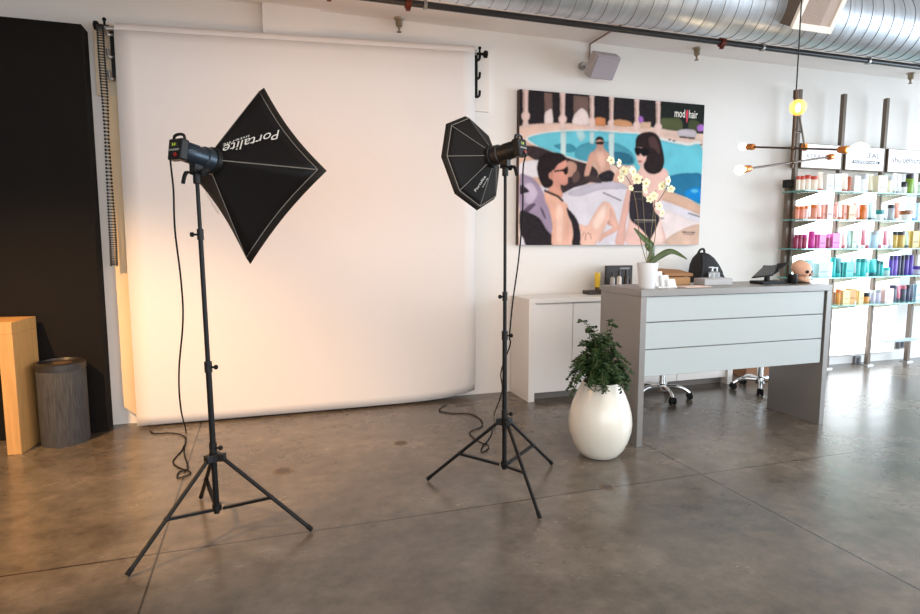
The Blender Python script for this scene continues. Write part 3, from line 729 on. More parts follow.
# ------------------------------------------------------------------ reception desk
DX0, DX1, DY0, DY1, DZ, T = 2.377, 4.048, 3.385, 3.885, 1.077, .046
dk = empty('reception_desk', ((DX0+DX1)/2, (DY0+DY1)/2, 0), 'grey metal framed reception desk with white slatted front', 'desk')
MB().box(DX0, DX1, DY0, DY1, DZ-T, DZ).build('worktop', STEEL, dk, bevel=.002)
MB().box(DX0, DX0+T, DY0, DY1, 0, DZ-T).build('side_panel', STEEL, dk, bevel=.002)
MB().box(DX1-T, DX1, DY0, DY1, 0, DZ-T).build('side_panel', STEEL, dk, bevel=.002)
zz = [.484, .667, .672, .852, .857, 1.028]
for i in range(3):
    MB().box(DX0+T+.001, DX1-T-.016, DY0+.012, DY0+.03, zz[2*i]+.002, zz[2*i+1]).build('front_panel', PANEL, dk, bevel=.002)
MB().box(DX0+T, DX1-T, DY0+.03, DY0+.05, .484, 1.03).build('backing_panel', mat('backing_grey', (120, 120, 118), .6), dk)

# stools
def stool(c, rot, lb, seat_z=.52):
    t = empty('swivel_stool', (c[0], c[1], 0), lb, 'stool', 'chrome swivel stools behind the desk')
    c = V((c[0], c[1], 0))
    MB().lathe([(.04, .06), (.045, .075), (.04, .12), (.028, .13), (.028, .28), (.018, .285), (.018, seat_z-.04)], c, 20).build('column', CHROME, t)
    MB().lathe([(.15, seat_z-.04), (.19, seat_z-.03), (.195, seat_z+.02), (.17, seat_z+.04), (.001, seat_z+.045)], c, 28).build('seat', mat('seat_vinyl', (60, 58, 58), .5), t)
    for k in range(5):
        a = rot+2*PI*k/5; d = V((math.cos(a), math.sin(a), 0))
        leg = MB().tube(smooth_path([c+d*.03+V((0,0,.1)), c+d*.14+V((0,0,.105)), c+d*.20+V((0,0,.085)), c+d*.238+V((0,0,.058))], 4), [.019]*5+[.016]*5+[.014]*3, 10).build('leg', CHROME, t)
        w = c+d*.238; s = V((-d.y, d.x, 0))
        MB().lathe([(.012, -.028), (.028, -.026), (.028, -.006), (.018, -.004), (.018, .004), (.028, .006), (.028, .026), (.012, .028)], w+V((0,0,.029)), 18, s).obox(w+V((0,0,.048)), d, s, (0,0,1), .02, .024, .012).build('caster', KNOB, leg)
stool((3.37, 4.45), math.radians(-104), 'left chrome swivel stool with black casters behind the reception desk')
stool((4.43, 4.40), math.atan2(4.213-4.40, 4.255-4.43), 'right chrome swivel stool with black casters behind the reception desk')

# ------------------------------------------------------------------ planter with fern
pc = V((2.065, 3.345, 0))
pot = empty('egg_planter', pc, 'tall cream egg shaped ceramic planter on the floor beside the desk', 'planter')
prof = [(.001,0),(.10,0),(.118,.012),(.15,.05),(.178,.11),(.194,.17),(.198,.22),(.192,.28),(.176,.34),(.152,.40),(.128,.45),(.116,.475),(.112,.48),(.104,.476),(.106,.44),(.001,.43)]
prof = [(a*1.03, b*1.03) for a, b in prof]
MB().lathe(prof, pc, 48).build('vessel', POT, pot, smooth=60)
MB().lathe([(.108,.45),(.09,.458),(.001,.46)], pc, 20).build('soil', SOIL, pot)
fern = empty('fern', pc+V((0,0,.46)), 'bushy dark green fern growing in the egg shaped planter', 'plant')
fm = MB(); st_ = MB(); rnd = random.Random(11)
tops = [(-.17,.43),(-.14,.40),(.03,.44),(-.12,.37),(.07,.40),(-.20,.05),(-.23,-.03),(-.21,.0),(-.19,.12),(-.17,.2),(.17,.0),(.2,.1),(.15,-.04)]
fronds = []
for i in range(110):
    a = rnd.uniform(0, 2*PI); l = rnd.uniform(.06, .225); hgt = rnd.uniform(.0, .33)*(1 if l < .15 else .62)-(.03 if l > .15 else 0)
    fronds.append((V((math.cos(a)*l-.022, math.sin(a)*l*.9, max(hgt, .015) if math.sin(a) < 0 and abs(math.cos(a)) < .75 else hgt)), .25))
for dx, dz in tops: fronds.append((V((dx, rnd.uniform(-.08,.02), dz)), .1))
for tip, sag in fronds:
    b = V((tip.x*.25, tip.y*.25, 0)); mid = V((tip.x*.6, tip.y*.6, max(tip.z, .09)*.75+.07))
    path = smooth_path([pc+V((0,0,.46))+q for q in (b, mid, tip)], 9)
    st_.tube(path, .0022, 5)
    for j in range(2, len(path)):
        t = (path[j]-path[j-1]).normalized(); s = t.cross(V((0,0,1))); s = s.normalized() if s.length > .01 else V((1,0,0))
        for sg in (-1, 1):
            L_ = rnd.uniform(.026, .05)*(1.1-.5*j/len(path)); d = (s*sg+t*rnd.uniform(.2,.6)+V((0,0,rnd.uniform(-.5,.3)))).normalized(); w = d.cross(V((rnd.uniform(-.4,.4),rnd.uniform(-.4,.4),1))).normalized()*L_*.36
            o = path[j]+V((rnd.uniform(-.006,.006), rnd.uniform(-.006,.006), 0))
            n_ = d.cross(w).normalized()*L_*.12
            fm.add([o, o+d*L_*.3+w+n_, o+d*L_*.75+w*.8+n_, o+d*L_, o+d*L_*.75-w*.8+n_, o+d*L_*.3-w+n_], [(0,1,2,3),(0,3,4,5)])
fm.build('foliage', LEAF, fern, smooth=0); st_.build('stems', STEMG, fern)

# ------------------------------------------------------------------ things on the desk
oc = V((2.50, 3.50, DZ))
op = empty('orchid_pot', oc, 'white tapered flower pot on the left corner of the desk', 'flower pot')
MB().lathe([(.001,0),(.05,0),(.053,.004),(.07,.162),(.071,.176),(.066,.176),(.063,.15),(.001,.148)], oc, 36).build('vessel', mat('pot_white', (232, 234, 236), .35), op, smooth=50)
MB().lathe([(.062,.149),(.055,.157),(.001,.16)], oc, 20).build('bark', SOIL, op)
orc = empty('orchid', oc+V((0,0,.158)), 'cream orchid with two flower stems and long leaves in the white pot', 'plant')
B0 = oc+V((0,0,.158))
def leafblade(pts, w):
    P_ = smooth_path(pts, 6); vs = []; k = len(P_)
    for i, q in enumerate(P_):
        t = (P_[min(i+1,k-1)]-P_[max(i-1,0)]).normalized(); s = t.cross(V((0,-1,.3))).normalized()
        f = i/(k-1); ww = w*(math.sin(PI*min(.97, f*.86+.12))**.8)
        vs += [q-s*ww+V((0,0,.006*0)), q+V((0,.004,-.006)), q+s*ww]
    m = MB().add(vs, [(3*i+j, 3*i+j+1, 3*i+j+4, 3*i+j+3) for i in range(k-1) for j in (0,1)])
    o = m.build('leaf', ORLEAF, orc, smooth=60); sd = o.modifiers.new('solid', 'SOLIDIFY'); sd.thickness = .003
yo = 3.50
leafblade([B0, at(652, 247, yo), at(643, 238, yo), at(634, 228, yo)], .024)
leafblade([B0, at(660, 256, yo-.02), at(672, 251.5, yo-.05), at(687, 259, yo-.09)], .022)
leafblade([B0, at(652, 254, yo+.03), at(648, 248, yo+.08), at(645, 244, yo+.10)], .022)
stA = [B0, at(640, 238, yo), at(637, 210, yo), at(633, 190, yo), at(626, 176, yo-.02), at(614, 164, yo-.05)]
stB = [B0, at(655, 238, yo), at(655, 214, yo), at(654, 208, yo), at(662, 196, yo-.02), at(670, 182, yo-.04)]
for st in (stA, stB): MB().tube(smooth_path(st, 6), .0026, 6).build('flower_stem', mat('stem_brown', (112, 92, 52), .6), orc)
for u in (642, 656): MB().cyl(B0, at(u, 190, yo), .0022, n=6).build('stake', mat('stake_green', (110, 104, 66), .6), orc)
for v_ in (220, 192): MB().obox((at(634.5, v_, yo)+at(656, v_, yo))/2, (1,0,0), (0,1,0), (0,0,1), (at(656,v_,yo).x-at(634.5,v_,yo).x)/2, .002, .0015).build('tie', mat('tie_pale', (190, 180, 160), .6), orc)
fls = [(611,160.5,1),(619,163,.9),(624,171,1.1),(621,178,.9),(633,172,1.3),(637,179,1.2),(646,183,1.1),(645,190,.9),(654,196,1),(662,186,1.1),(668,181,1.1),(671,189,.9),(659,206,1.05),(662,213,.9),(650,199,.9),(631,188,.7)]
for i, (u, v, s) in enumerate(fls):
    c = at(u, v, yo-.03-.02*(i % 3)); ro = i*1.3; r = .027*s; m = MB(); m.m = 0
    tl = V((math.sin(i*2.1)*.5, -1, math.cos(i*1.7)*.35)).normalized(); hx = tl.cross(V((0,0,1))).normalized(); vx = hx.cross(tl)
    for k in range(5):
        a = ro+2*PI*k/5; d = hx*math.cos(a)+vx*math.sin(a); w = hx*-math.sin(a)+vx*math.cos(a); wd = .62 if k % 2 else .45
        m.add([c, c+d*r*.5+w*r*wd+tl*.003, c+d*r*1.0+w*r*wd*.7+tl*.001, c+d*r*1.15, c+d*r*1.0-w*r*wd*.7+tl*.001, c+d*r*.5-w*r*wd+tl*.003], [(0,1,2,3),(0,3,4,5)])
    m.m = 1; m.ball(c+tl*.006, r*.22, 8, 6)
    m.build('flower', [PETAL, PETALC], orc, smooth=60)

# stepped white card holder
cdp = V((2.675, 3.56, DZ)); cs = MB(); cs_o = empty('card_stand', cdp, 'white stepped card stand beside the orchid pot', 'card stand')
for k in range(4):
    q = cdp+V((-.04+k*.028, .07-k*.035, 0)); hgt = .135-k*.026
    MB().prism([q+V((-.03, .0, 0)), q+V((.03, -.0, 0)), q+V((.026, .02, hgt)), q+V((-.034, .02, hgt))], (.006, -.012, 0)).build('card_pocket', WHITEPL, cs_o)
MB().box(cdp.x-.075, cdp.x+.08, cdp.y-.055, cdp.y+.09, DZ, DZ+.006).build('base', WHITEPL, cs_o)
# kraft box with lid
kb = empty('kraft_box', (2.92, 3.76, DZ), 'tan kraft box with a loose brown lid on the desk behind the card stand', 'box')
MB().box(2.80, 3.02, 3.70, 3.84, DZ, DZ+.058).build('tray', KRAFT, kb, bevel=.002)
lid = MB().prism([(2.785, 3.69, DZ+.066), (3.035, 3.69, DZ+.062), (3.03, 3.85, DZ+.085), (2.79, 3.85, DZ+.10)], (0, .0, .022)).build('lid', mat('kraft_dark', (150, 108, 70), .8), kb, bevel=.003)
# paper sheet
tag(MB().box(2.80, 3.02, 3.47, 3.60, DZ, DZ+.003).build('paper_sheet', mat('paper_pink', (240, 214, 200), .8), smooth=0), 'flat pale paper lying on the desk in front of the kraft box', 'paper')
# grey box
gb = empty('grey_box', (3.175, 3.64, DZ), 'low light grey box on the desk in front of the black backpack', 'box')
MB().box(3.05, 3.30, 3.58, 3.70, DZ, DZ+.044).build('body', GREYPL, gb, bevel=.003)
MB().box(3.052, 3.298, 3.582, 3.698, DZ+.044, DZ+.05).build('lid', GREYPL, gb, bevel=.002)
CLEAR = mat('clear_glass', (214, 220, 224), .1, trans=.6)
gz = DZ+.05
def pump_bottle(x, y, z, lb, s=1):
    t = empty('pump_bottle', (x, y, z), lb, 'pump bottle', 'small glass bottles on the desk')
    MB().lathe([(.001,0),(.022*s,0),(.024*s,.006),(.024*s,.04*s),(.01*s,.05*s),(.01*s,.056*s)], (x, y, z), 20).build('bottle', CLEAR, t)
    MB().cyl((x,y,z+.056*s), (x,y,z+.078*s), .006*s, n=10).obox((x-.012*s,y,z+.08*s), (1,0,0), (0,1,0), (0,0,1), .02*s, .006*s, .004*s).build('pump', SILVER, t)
pump_bottle(3.155, 3.63, gz, 'left small glass pump bottle standing on the grey box')
pump_bottle(3.205, 3.64, gz, 'right small glass pump bottle standing on the grey box', .95)
# double tablet stand
tc_ = V((3.70, 3.62, DZ)); td = empty('tablet_stand', tc_, 'black point of sale stand with two tablets back to back on the desk', 'tablet stand')
MB().box(3.56, 3.81, 3.56, 3.69, DZ, DZ+.022).build('base', BLACK, td, bevel=.004)
MB().cyl((3.68, 3.64, DZ+.02), (3.685, 3.645, DZ+.11), .02, n=16).obox((3.69, 3.645, DZ+.118), (1,0,0), (0,1,0), (0,0,1), .024, .03, .018).build('neck', BLACK, td, bevel=.003)
def slab(p, th, m, nm, sg):
    P_ = [at(u, v, y) for u, v, y in p]
    n_ = (P_[1]-P_[0]).cross(P_[3]-P_[0]).normalized(); n_ = n_ if n_.y < 0 else -n_
    o = MB().prism(P_, -n_*th).build(nm, BLACK, td, bevel=.002)
    c = sum(P_, V())/4
    MB().prism([c+(q-c)*.92+n_*.0008 for q in P_], -n_*.0004).build('screen', m, o, smooth=0)
slab([(751.5,277.5,3.50),(773,275,3.46),(777.5,264.5,3.60),(763.5,266.2,3.62)], .009, SCREEN, 'tablet', 1)
slab([(773,275.6,3.62),(779,271.5,3.60),(789,263,3.66),(777.5,264.3,3.68)], .009, SCREENB, 'tablet', 1)
# cup and skull
cup = MB().lathe([(.001,0),(.03,0),(.034,.004),(.036,.07),(.032,.07),(.03,.012),(.001,.01)], (3.845, 3.56, DZ), 24).build('black_cup', BLACK, base=(3.845,3.56,DZ), smooth=50)
tag(cup, 'small black cup on the desk between the tablets and the skull', 'cup')
sk = V((3.97, 3.60, DZ)); ff = V((.25, -.97, 0)).normalized(); fs_ = V((-ff.y, ff.x, 0)); UZ = V((0,0,1))
so = empty('model_skull', sk, 'peach coloured model skull at the right end of the desk', 'skull')
def blob(mb, c, rf, rs, rz, n=18, m=12):
    vs = []
    for i in range(m+1):
        t = PI*i/m
        for j in range(n):
            p = 2*PI*j/n; vs.append(c+ff*(math.sin(t)*math.cos(p)*rf)+fs_*(math.sin(t)*math.sin(p)*rs)-UZ*(math.cos(t)*rz))
    mb.add(vs, [(i*n+j, i*n+(j+1)%n, (i+1)*n+(j+1)%n, (i+1)*n+j) for i in range(m) for j in range(n)])
def loft(mb, rings, n=20):
    """rings of (height, forward offset, half length, half width)"""
    vs = []
    for z, o, rf, rs in rings:
        for j in range(n):
            p = 2*PI*j/n; vs.append(sk+UZ*z*1.06+ff*(o+rf*math.cos(p))+fs_*(rs*math.sin(p)))
    k = len(rings)
    mb.add(vs, [(i*n+j, i*n+(j+1)%n, (i+1)*n+(j+1)%n, (i+1)*n+j) for i in range(k-1) for j in range(n)]+[tuple(range(n))[::-1], tuple((k-1)*n+j for j in range(n))])
m = MB(); loft(m, [(.045,.02,.045,.036),(.058,.014,.054,.044),(.07,.008,.064,.052),(.09,.002,.072,.059),(.112,0,.074,.062),(.132,-.003,.068,.058),(.15,-.007,.05,.045),(.161,-.01,.03,.028),(.166,-.012,.005,.005)])
m.build('cranium', BONE, so, smooth=80)
m = MB(); loft(m, [(.006,.042,.024,.024),(.012,.034,.038,.038),(.03,.024,.048,.046),(.046,.02,.048,.044)])
m.build('jaw', BONE, so, smooth=80)
for sg in (-1, 1):
    m = MB(); blob(m, sk+UZ*.088+ff*.060+fs_*sg*.025, .014, .016, .014); m.build('eye_socket', DARK, so, smooth=80)
    m = MB(); blob(m, sk+UZ*.068+ff*.052+fs_*sg*.038, .022, .012, .009); m.build('cheekbone', BONE, so, smooth=80)
m = MB(); blob(m, sk+UZ*.066+ff*.066, .01, .008, .012); m.build('nose_hole', DARK, so, smooth=80)
m = MB()
for k in range(8):
    a = (k-3.5)*.24; m.obox(sk+UZ*.044+ff*(.025+.046*math.cos(a))+fs_*(.04*math.sin(a)), ff, fs_, UZ, .003, .0035, .009)
m.build('teeth', mat('teeth', (240, 228, 208), .4), so)
MB().lathe([(.07,0),(.07,.006),(.06,.008)], sk, 24).build('base_plate', DARK, so)

# things on the sideboard
ZS = .905
tr = tag(MB().box(2.86, 3.10, 4.88, 5.0, ZS, ZS+.035).build('tray', mat('tray_dark', (58, 46, 40), .5), bevel=.003), 'small dark tray on the left of the sideboard under the yellow tube', 'tray')
yx = at(597.5, 275, 4.94); yt = empty('yellow_tube', (yx.x, 4.94, ZS+.035), 'yellow cosmetic tube standing on the dark tray', 'tube')
MB().lathe([(.022,0),(.022,.03)], (yx.x, 4.94, ZS+.035), 18).build('cap', mat('cap_brown', (90, 66, 40), .5), yt)
MB().lathe([(.026,.03),(.028,.06),(.029,.13),(.03,.165)], (yx.x, 4.94, ZS+.035), 20, sy=.6).build('body', YELLOW, yt)
bd = empty('display_board', (at(618, 280, 4.95).x, 4.95, ZS), 'black display board with a pale heading behind the bottles on the sideboard', 'display board')
xa, xb_ = at(605, 280, 4.95).x, at(631, 280, 4.95).x; zt = at(612, 265.5, 4.95).z
MB().box(xa, xb_, 4.93, 4.96, ZS, zt).build('board', mat('board_black', (46, 40, 38), .5), bd, bevel=.002)
tm = MB(); tm.box(at(620,267,4.93).x, at(629.5,267,4.93).x, 4.928, 4.93, zt-.035, zt-.02); tm.build('heading', mat('heading_grey', (150, 146, 144), .5), bd, smooth=0)
for i, (u, vt_, c, cap, lb) in enumerate(((612.3, 272, (176,170,164), (36,32,30), 'grey labelled bottle with black cap in front of the display board'),
        (619, 271, (226,214,200), (36,32,30), 'cream labelled bottle with black cap in front of the display board'),
        (626, 270, (50,44,40), (40,36,34), 'tall dark brown bottle in front of the display board'),
        (630, 280, (110,80,62), (60,44,36), 'short brown bottle at the right of the display board'))):
    q = at(u, 285, 4.82); h_b = at(u, vt_, 4.82).z-ZS
    t = empty('serum_bottle', (q.x, 4.82, ZS), lb, 'bottle', 'bottles on the sideboard')
    MB().lathe([(.001,0),(.021,0),(.022,.004),(.022,h_b*.72),(.01,h_b*.8)], (q.x, 4.82, ZS), 18).build('body', mat('serum_%d' % i, c, .35), t)
    MB().lathe([(.012,h_b*.78),(.012,h_b),(.010,h_b+.004)], (q.x, 4.82, ZS), 14).build('cap', mat('serumcap_%d' % i, cap, .4), t)
bp = V((at(709, 280, 4.76).x, 4.80, ZS)); bg = empty('backpack', bp, 'black backpack slumped on the sideboard against the white wall', 'backpack')
m = MB()
secs = [(0, .17, .10, 0), (.04, .18, .115, 0), (.12, .178, .115, -.005), (.20, .165, .105, -.012), (.27, .14, .09, -.03), (.33, .105, .07, -.045), (.37, .06, .045, -.055), (.385, .02, .02, -.06)]
n = 24; vs = []
for z, rx, ry, ox in secs:
    for j in range(n):
        a = 2*PI*j/n; c_, s_ = math.cos(a), math.sin(a); e = .7
        vs.append(bp+V((ox+rx*math.copysign(abs(c_)**e, c_), ry*math.copysign(abs(s_)**e, s_), z)))
m.add(vs, [(i*n+j, i*n+(j+1)%n, (i+1)*n+(j+1)%n, (i+1)*n+j) for i in range(len(secs)-1) for j in range(n)]+[tuple(range(n))[::-1], tuple((len(secs)-1)*n+j for j in range(n))])
m.build('body', BAG, bg, smooth=60)
MB().prism([bp+V((x, -.105, z)) for x, z in ((-.11,.04),(.11,.04),(.12,.14),(.08,.2),(-.08,.2),(-.12,.14))], (0, -.025, 0)).build('pocket', BAG, bg, bevel=.012, seg=3)
MB().tube(smooth_path([bp+V((-.1, .02, .36)), bp+V((-.085, 0, .41)), bp+V((-.045, 0, .415)), bp+V((-.025, .01, .37))], 5), .011, 8).build('grab_handle', BAG, bg)
for sg in (-1,): MB().tube(smooth_path([bp+V((sg*.07-.03, -.05, .355)), bp+V((sg*.13-.01, -.11, .25)), bp+V((sg*.165, -.115, .12)), bp+V((sg*.155, -.10, .03))], 5), .012, 8).build('strap', mat('bag_strap', (28, 27, 28), .7), bg)

# ------------------------------------------------------------------ chandelier
cord_top = V((at(797, 60, 2.95).x, 2.95, 3.21))
Sx = at(796, 95, 2.95).x; CYL = 2.95
chn = empty('chandelier', (Sx, CYL, 3.21), 'bronze pendant light with crossed rods and glowing filament bulbs', 'chandelier')
MB().lathe([(.06,-.025),(.062,-.02),(.062,0)], (Sx, CYL, 3.21), 20).build('ceiling_rose', BRONZE, chn)
ztop = at(796.5, 91, CYL).z; zbot = at(793, 168, CYL).z
MB().cyl((Sx, CYL, ztop-.01), (Sx, CYL, 3.2), .004, n=8).build('cord', BLACK, chn)
MB().cyl((Sx, CYL, zbot), (Sx, CYL, ztop), .010, n=12).lathe([(.016,0),(.016,.05)], (Sx, CYL, ztop-.045), 14).build('stem', BRONZE, chn)
def hit_z(u, v): return at(u, v, CYL).z
def arm(center, L_end, k, r_l, r_r, glow):
    """rod through the stem with a socket and bulb at each end"""
    d = (center-L_end); R_end = center+d*k
    MB().cyl(L_end, R_end, .0065, n=10).build('arm', BRONZE, chn)
    MB().ball(center, .016, 12, 8).build('clamp', BRONZE, chn)
    u = d.normalized()
    for E, dr_, r in ((L_end, -u, r_l), (R_end, u, r_r)):
        if r is None: continue
        s = MB().lathe([(.009,-.01),(.018,-.008),(.02,0),(.02,.05),(.017,.052)], E, 16, dr_).build('socket', BRASS, chn)
        MB().lathe([(.012,.05),(.014,.06),(r*.75,.06+r*.7),(r,.06+r*1.5),(r*.85,.06+r*2.2),(r*.4,.06+r*2.7),(.002,.06+r*2.75)], E, 20, dr_).build('bulb', BULB, s, smooth=60)
        lp = bpy.data.lights.new('bulb_glow', 'POINT'); lp.energy = glow; lp.color = (1, .72, .42); lp.shadow_soft_size = .05
        lo = bpy.data.objects.new('bulb_glow', lp); COL.objects.link(lo); lo.location = E+dr_*(.1+r*2.9)
C1 = V((Sx, CYL, hit_z(794, 148.3))); C2 = V((Sx, CYL, hit_z(793.5, 162.5))); C3 = V((Sx, CYL, hit_z(796, 132)))
arm(C1, at(753, 147, 3.30), 1.0, .026, .042, 2)
arm(C2, at(749, 168.6, 2.78), 1.02, .026, .024, 2)
# third rod tilts towards the camera, globe bulb up
G = at(798, 108, 2.70); E_ = at(804.5, 146, 3.14); u_ = (E_-G).normalized()
MB().cyl(G+u_*.06, E_, .0065, n=10).build('arm', BRONZE, chn)
cm = G+(E_-G)*.60
MB().cyl(C3, cm, .0075, n=8).build('clamp', BRONZE, chn)
s3 = MB().lathe([(.009,-.01),(.018,-.008),(.02,0),(.02,.045)], G+u_*.075, 16, -u_).build('socket', BRASS, chn)
MB().ball(G-u_*.01, .044, 20, 14).build('globe', AMBER, s3, smooth=60)
MB().ball(G-u_*.0, .020, 12, 8, (.8,.8,1.3)).build('filament', BULB, s3, smooth=60)
s4 = MB().lathe([(.009,-.01),(.018,-.008),(.02,0),(.02,.05)], E_, 16, u_).build('socket', BRASS, chn)

# ------------------------------------------------------------------ product shelves
PXS = [5.27, 5.875, 6.49, 7.115]; YP = 4.93
SH = [1.90, 1.617, 1.325, 1.03, .737]
RN = ['top', 'second', 'third', 'fourth', 'lowest']
NM = ['leftmost bronze shelf post, beside the reception desk', 'second bronze shelf post from the left, by the corner of the desk', 'third bronze shelf post from the left', 'rightmost bronze shelf post, at the edge of the picture']
for x, lb in zip(PXS, NM):
    t = empty('shelf_post', (x, YP, 0), lb, 'shelf post', 'bronze posts of the product shelves')
    MB().box(x-.021, x+.021, YP-.022, YP+.022, .012, 2.935).build('post', POSTM, t, bevel=.002)
    if x == PXS[0]:
        MB().box(x-.07, x-.03, YP-.0, YP+.05, .012, 1.95).build('side_rail', POSTM, t, bevel=.002)
        MB().box(x-.09, x-.025, YP-.02, YP+.06, 1.95, 2.03).build('end_cap', BLACK, t, bevel=.002)
    MB().box(x-.045, x+.045, YP-.045, YP+.045, 0, .012).build('base_plate', SILVER, t)
    for z in SH:
        MB().prism([(x-.006, YP-.03, z-.012), (x-.006, YP-.30, z-.012), (x-.006, YP-.30, z-.022), (x-.006, YP-.03, z-.085)], (.012, 0, 0)).build('bracket', BRKT, t, smooth=0)
for z, nm in zip(SH, RN):
    tag(MB().box(5.08, 8.0, 4.62, 4.895, z-.011, z).build('glass_shelf', GLASSE, smooth=0), '%s long glass shelf of hair products on the bronze posts' % nm if nm != 'top' else 'topmost long glass shelf of hair products on the bronze posts', 'shelf', 'glass product shelves')
BL = ['left', 'middle', 'right']
for i in range(3):
    x0, x1 = [5.30, 5.97, 6.597, 6.985][i:i+2]
    t = empty('wall_lightbox', ((x0+x1)/2, 5.03, .12), '%s glowing white light panel behind the glass shelves' % BL[i], 'lightbox', 'glowing panels behind the shelves')
    MB().box(x0, x1, 5.0, 5.08, .12, 1.92).build('housing', WHITEPL, t)
    MB().box(x0+.001, x1-.001, 4.996, 5.0, .122, 1.918).build('diffuser', LITPANEL, t)
    hx0, hx1 = PXS[i]+.03, PXS[i+1]-.03
    s_ = empty('header_sign', ((hx0+hx1)/2, 4.90, 2.15), ['lit white header sign with pale grey lettering, left above the shelves', 'lit white header sign with a dark bar under its lettering, middle above the shelves', 'lit white header sign with lower case lettering, right above the shelves'][i], 'sign', 'lit brand signs above the shelves')
    MB().box(hx0, hx1, 4.89, 4.96, 2.15, 2.40).build('box', POSTM, s_)
    MB().box(hx0+.008, hx1-.008, 4.884, 4.89, 2.158, 2.392).build('face', LITSIGN, s_)
    mb = MB(); w_ = hx1-hx0; yy = 4.8825
    if i == 0: text_fit(mb, 'KÉRASTASE', (hx0+.12*w_, yy, 2.25), (1,0,0), (0,0,1), w_*.76, .06); mb.build('lettering', SIGNPALE, s_, smooth=0)
    if i == 1:
        text_fit(mb, "L'ORÉAL", (hx0+.19*w_, yy, 2.285), (1,0,0), (0,0,1), w_*.68, .068); mb.build('lettering', SIGNGREY, s_, smooth=0)
        MB().box(hx0+.17*w_, hx0+.88*w_, yy-.001, yy, 2.222, 2.256).build('bar', SIGNDARK, s_, smooth=0)
        mb = MB(); text_fit(mb, 'PROFESSIONNEL', (hx0+.2*w_, yy-.0015, 2.228), (1,0,0), (0,0,1), w_*.64, .022); mb.build('bar_lettering', LITSIGN, s_, smooth=0)
    if i == 2:
        text_fit(mb, 'shu', (hx0+.1*w_, yy, 2.255), (1,0,0), (0,0,1), w_*.24, .062); mb.build('lettering', SIGNGREY, s_, smooth=0)
        mb = MB(); text_fit(mb, 'uemura', (hx0+.39*w_, yy, 2.255), (1,0,0), (0,0,1), w_*.51, .046); mb.build('lettering', SIGNGREY, s_, smooth=0)
# outlet boxes, low rail
for u, v, lb in ((858, 360.5, 'small dark outlet box low on the wall left of the third shelf post'), (902, 344.5, 'small dark outlet box low on the wall left of the rightmost shelf post')):
    q = at(u, v, 5.04); t = empty('outlet_box', q, lb, 'outlet', 'outlet boxes low on the wall')
    MB().box(q.x-.05, q.x+.05, 5.04, 5.08, q.z-.05, q.z+.05).build('plate', mat('outlet_grey', (110, 108, 108), .5), t, bevel=.004)
    MB().box(q.x-.02, q.x+.02, 5.037, 5.04, q.z-.03, q.z+.03).build('socket', BLACK, t)
q0, q1 = at(879, 340.5, 4.90), at(905, 339, 4.90)
tag(MB().box(q0.x, q1.x+.06, 4.80, 4.90, q0.z-.01, q0.z+.012).build('low_ledge', mat('ledge_blue', (176, 194, 206), .4), bevel=.002), 'narrow pale blue ledge low between the two right shelf posts', 'ledge')

# products: (x0, x1, top) in photo pixels, kind, colour name, cap
CC = {'cream': (244,226,208), 'white': (246,246,244), 'ivory': (240,232,206), 'red': (206,72,48), 'brown': (150,96,60), 'grey': (176,178,184), 'black': (34,32,40),
      'green': (126,164,48), 'pale green': (206,226,206), 'salmon': (230,146,120), 'orange': (222,112,30), 'pale pink': (246,206,200), 'pink': (238,120,200), 'peach': (246,186,146), 'rust': (196,104,70),
      'pale teal': (190,222,222), 'teal': (24,140,140), 'pale blue': (190,216,236), 'blue': (60,140,200), 'crimson': (150,26,72), 'magenta': (206,44,150), 'rose': (206,110,128), 'gold': (206,168,84),
      'turquoise': (30,190,190), 'cyan': (90,206,206), 'dark teal': (18,92,100), 'purple': (82,52,160), 'navy': (50,48,84), 'violet': (128,92,200), 'amber': (226,150,60), 'pale gold': (246,214,150), 'lilac': (206,200,220), 'slate': (72,74,92)}
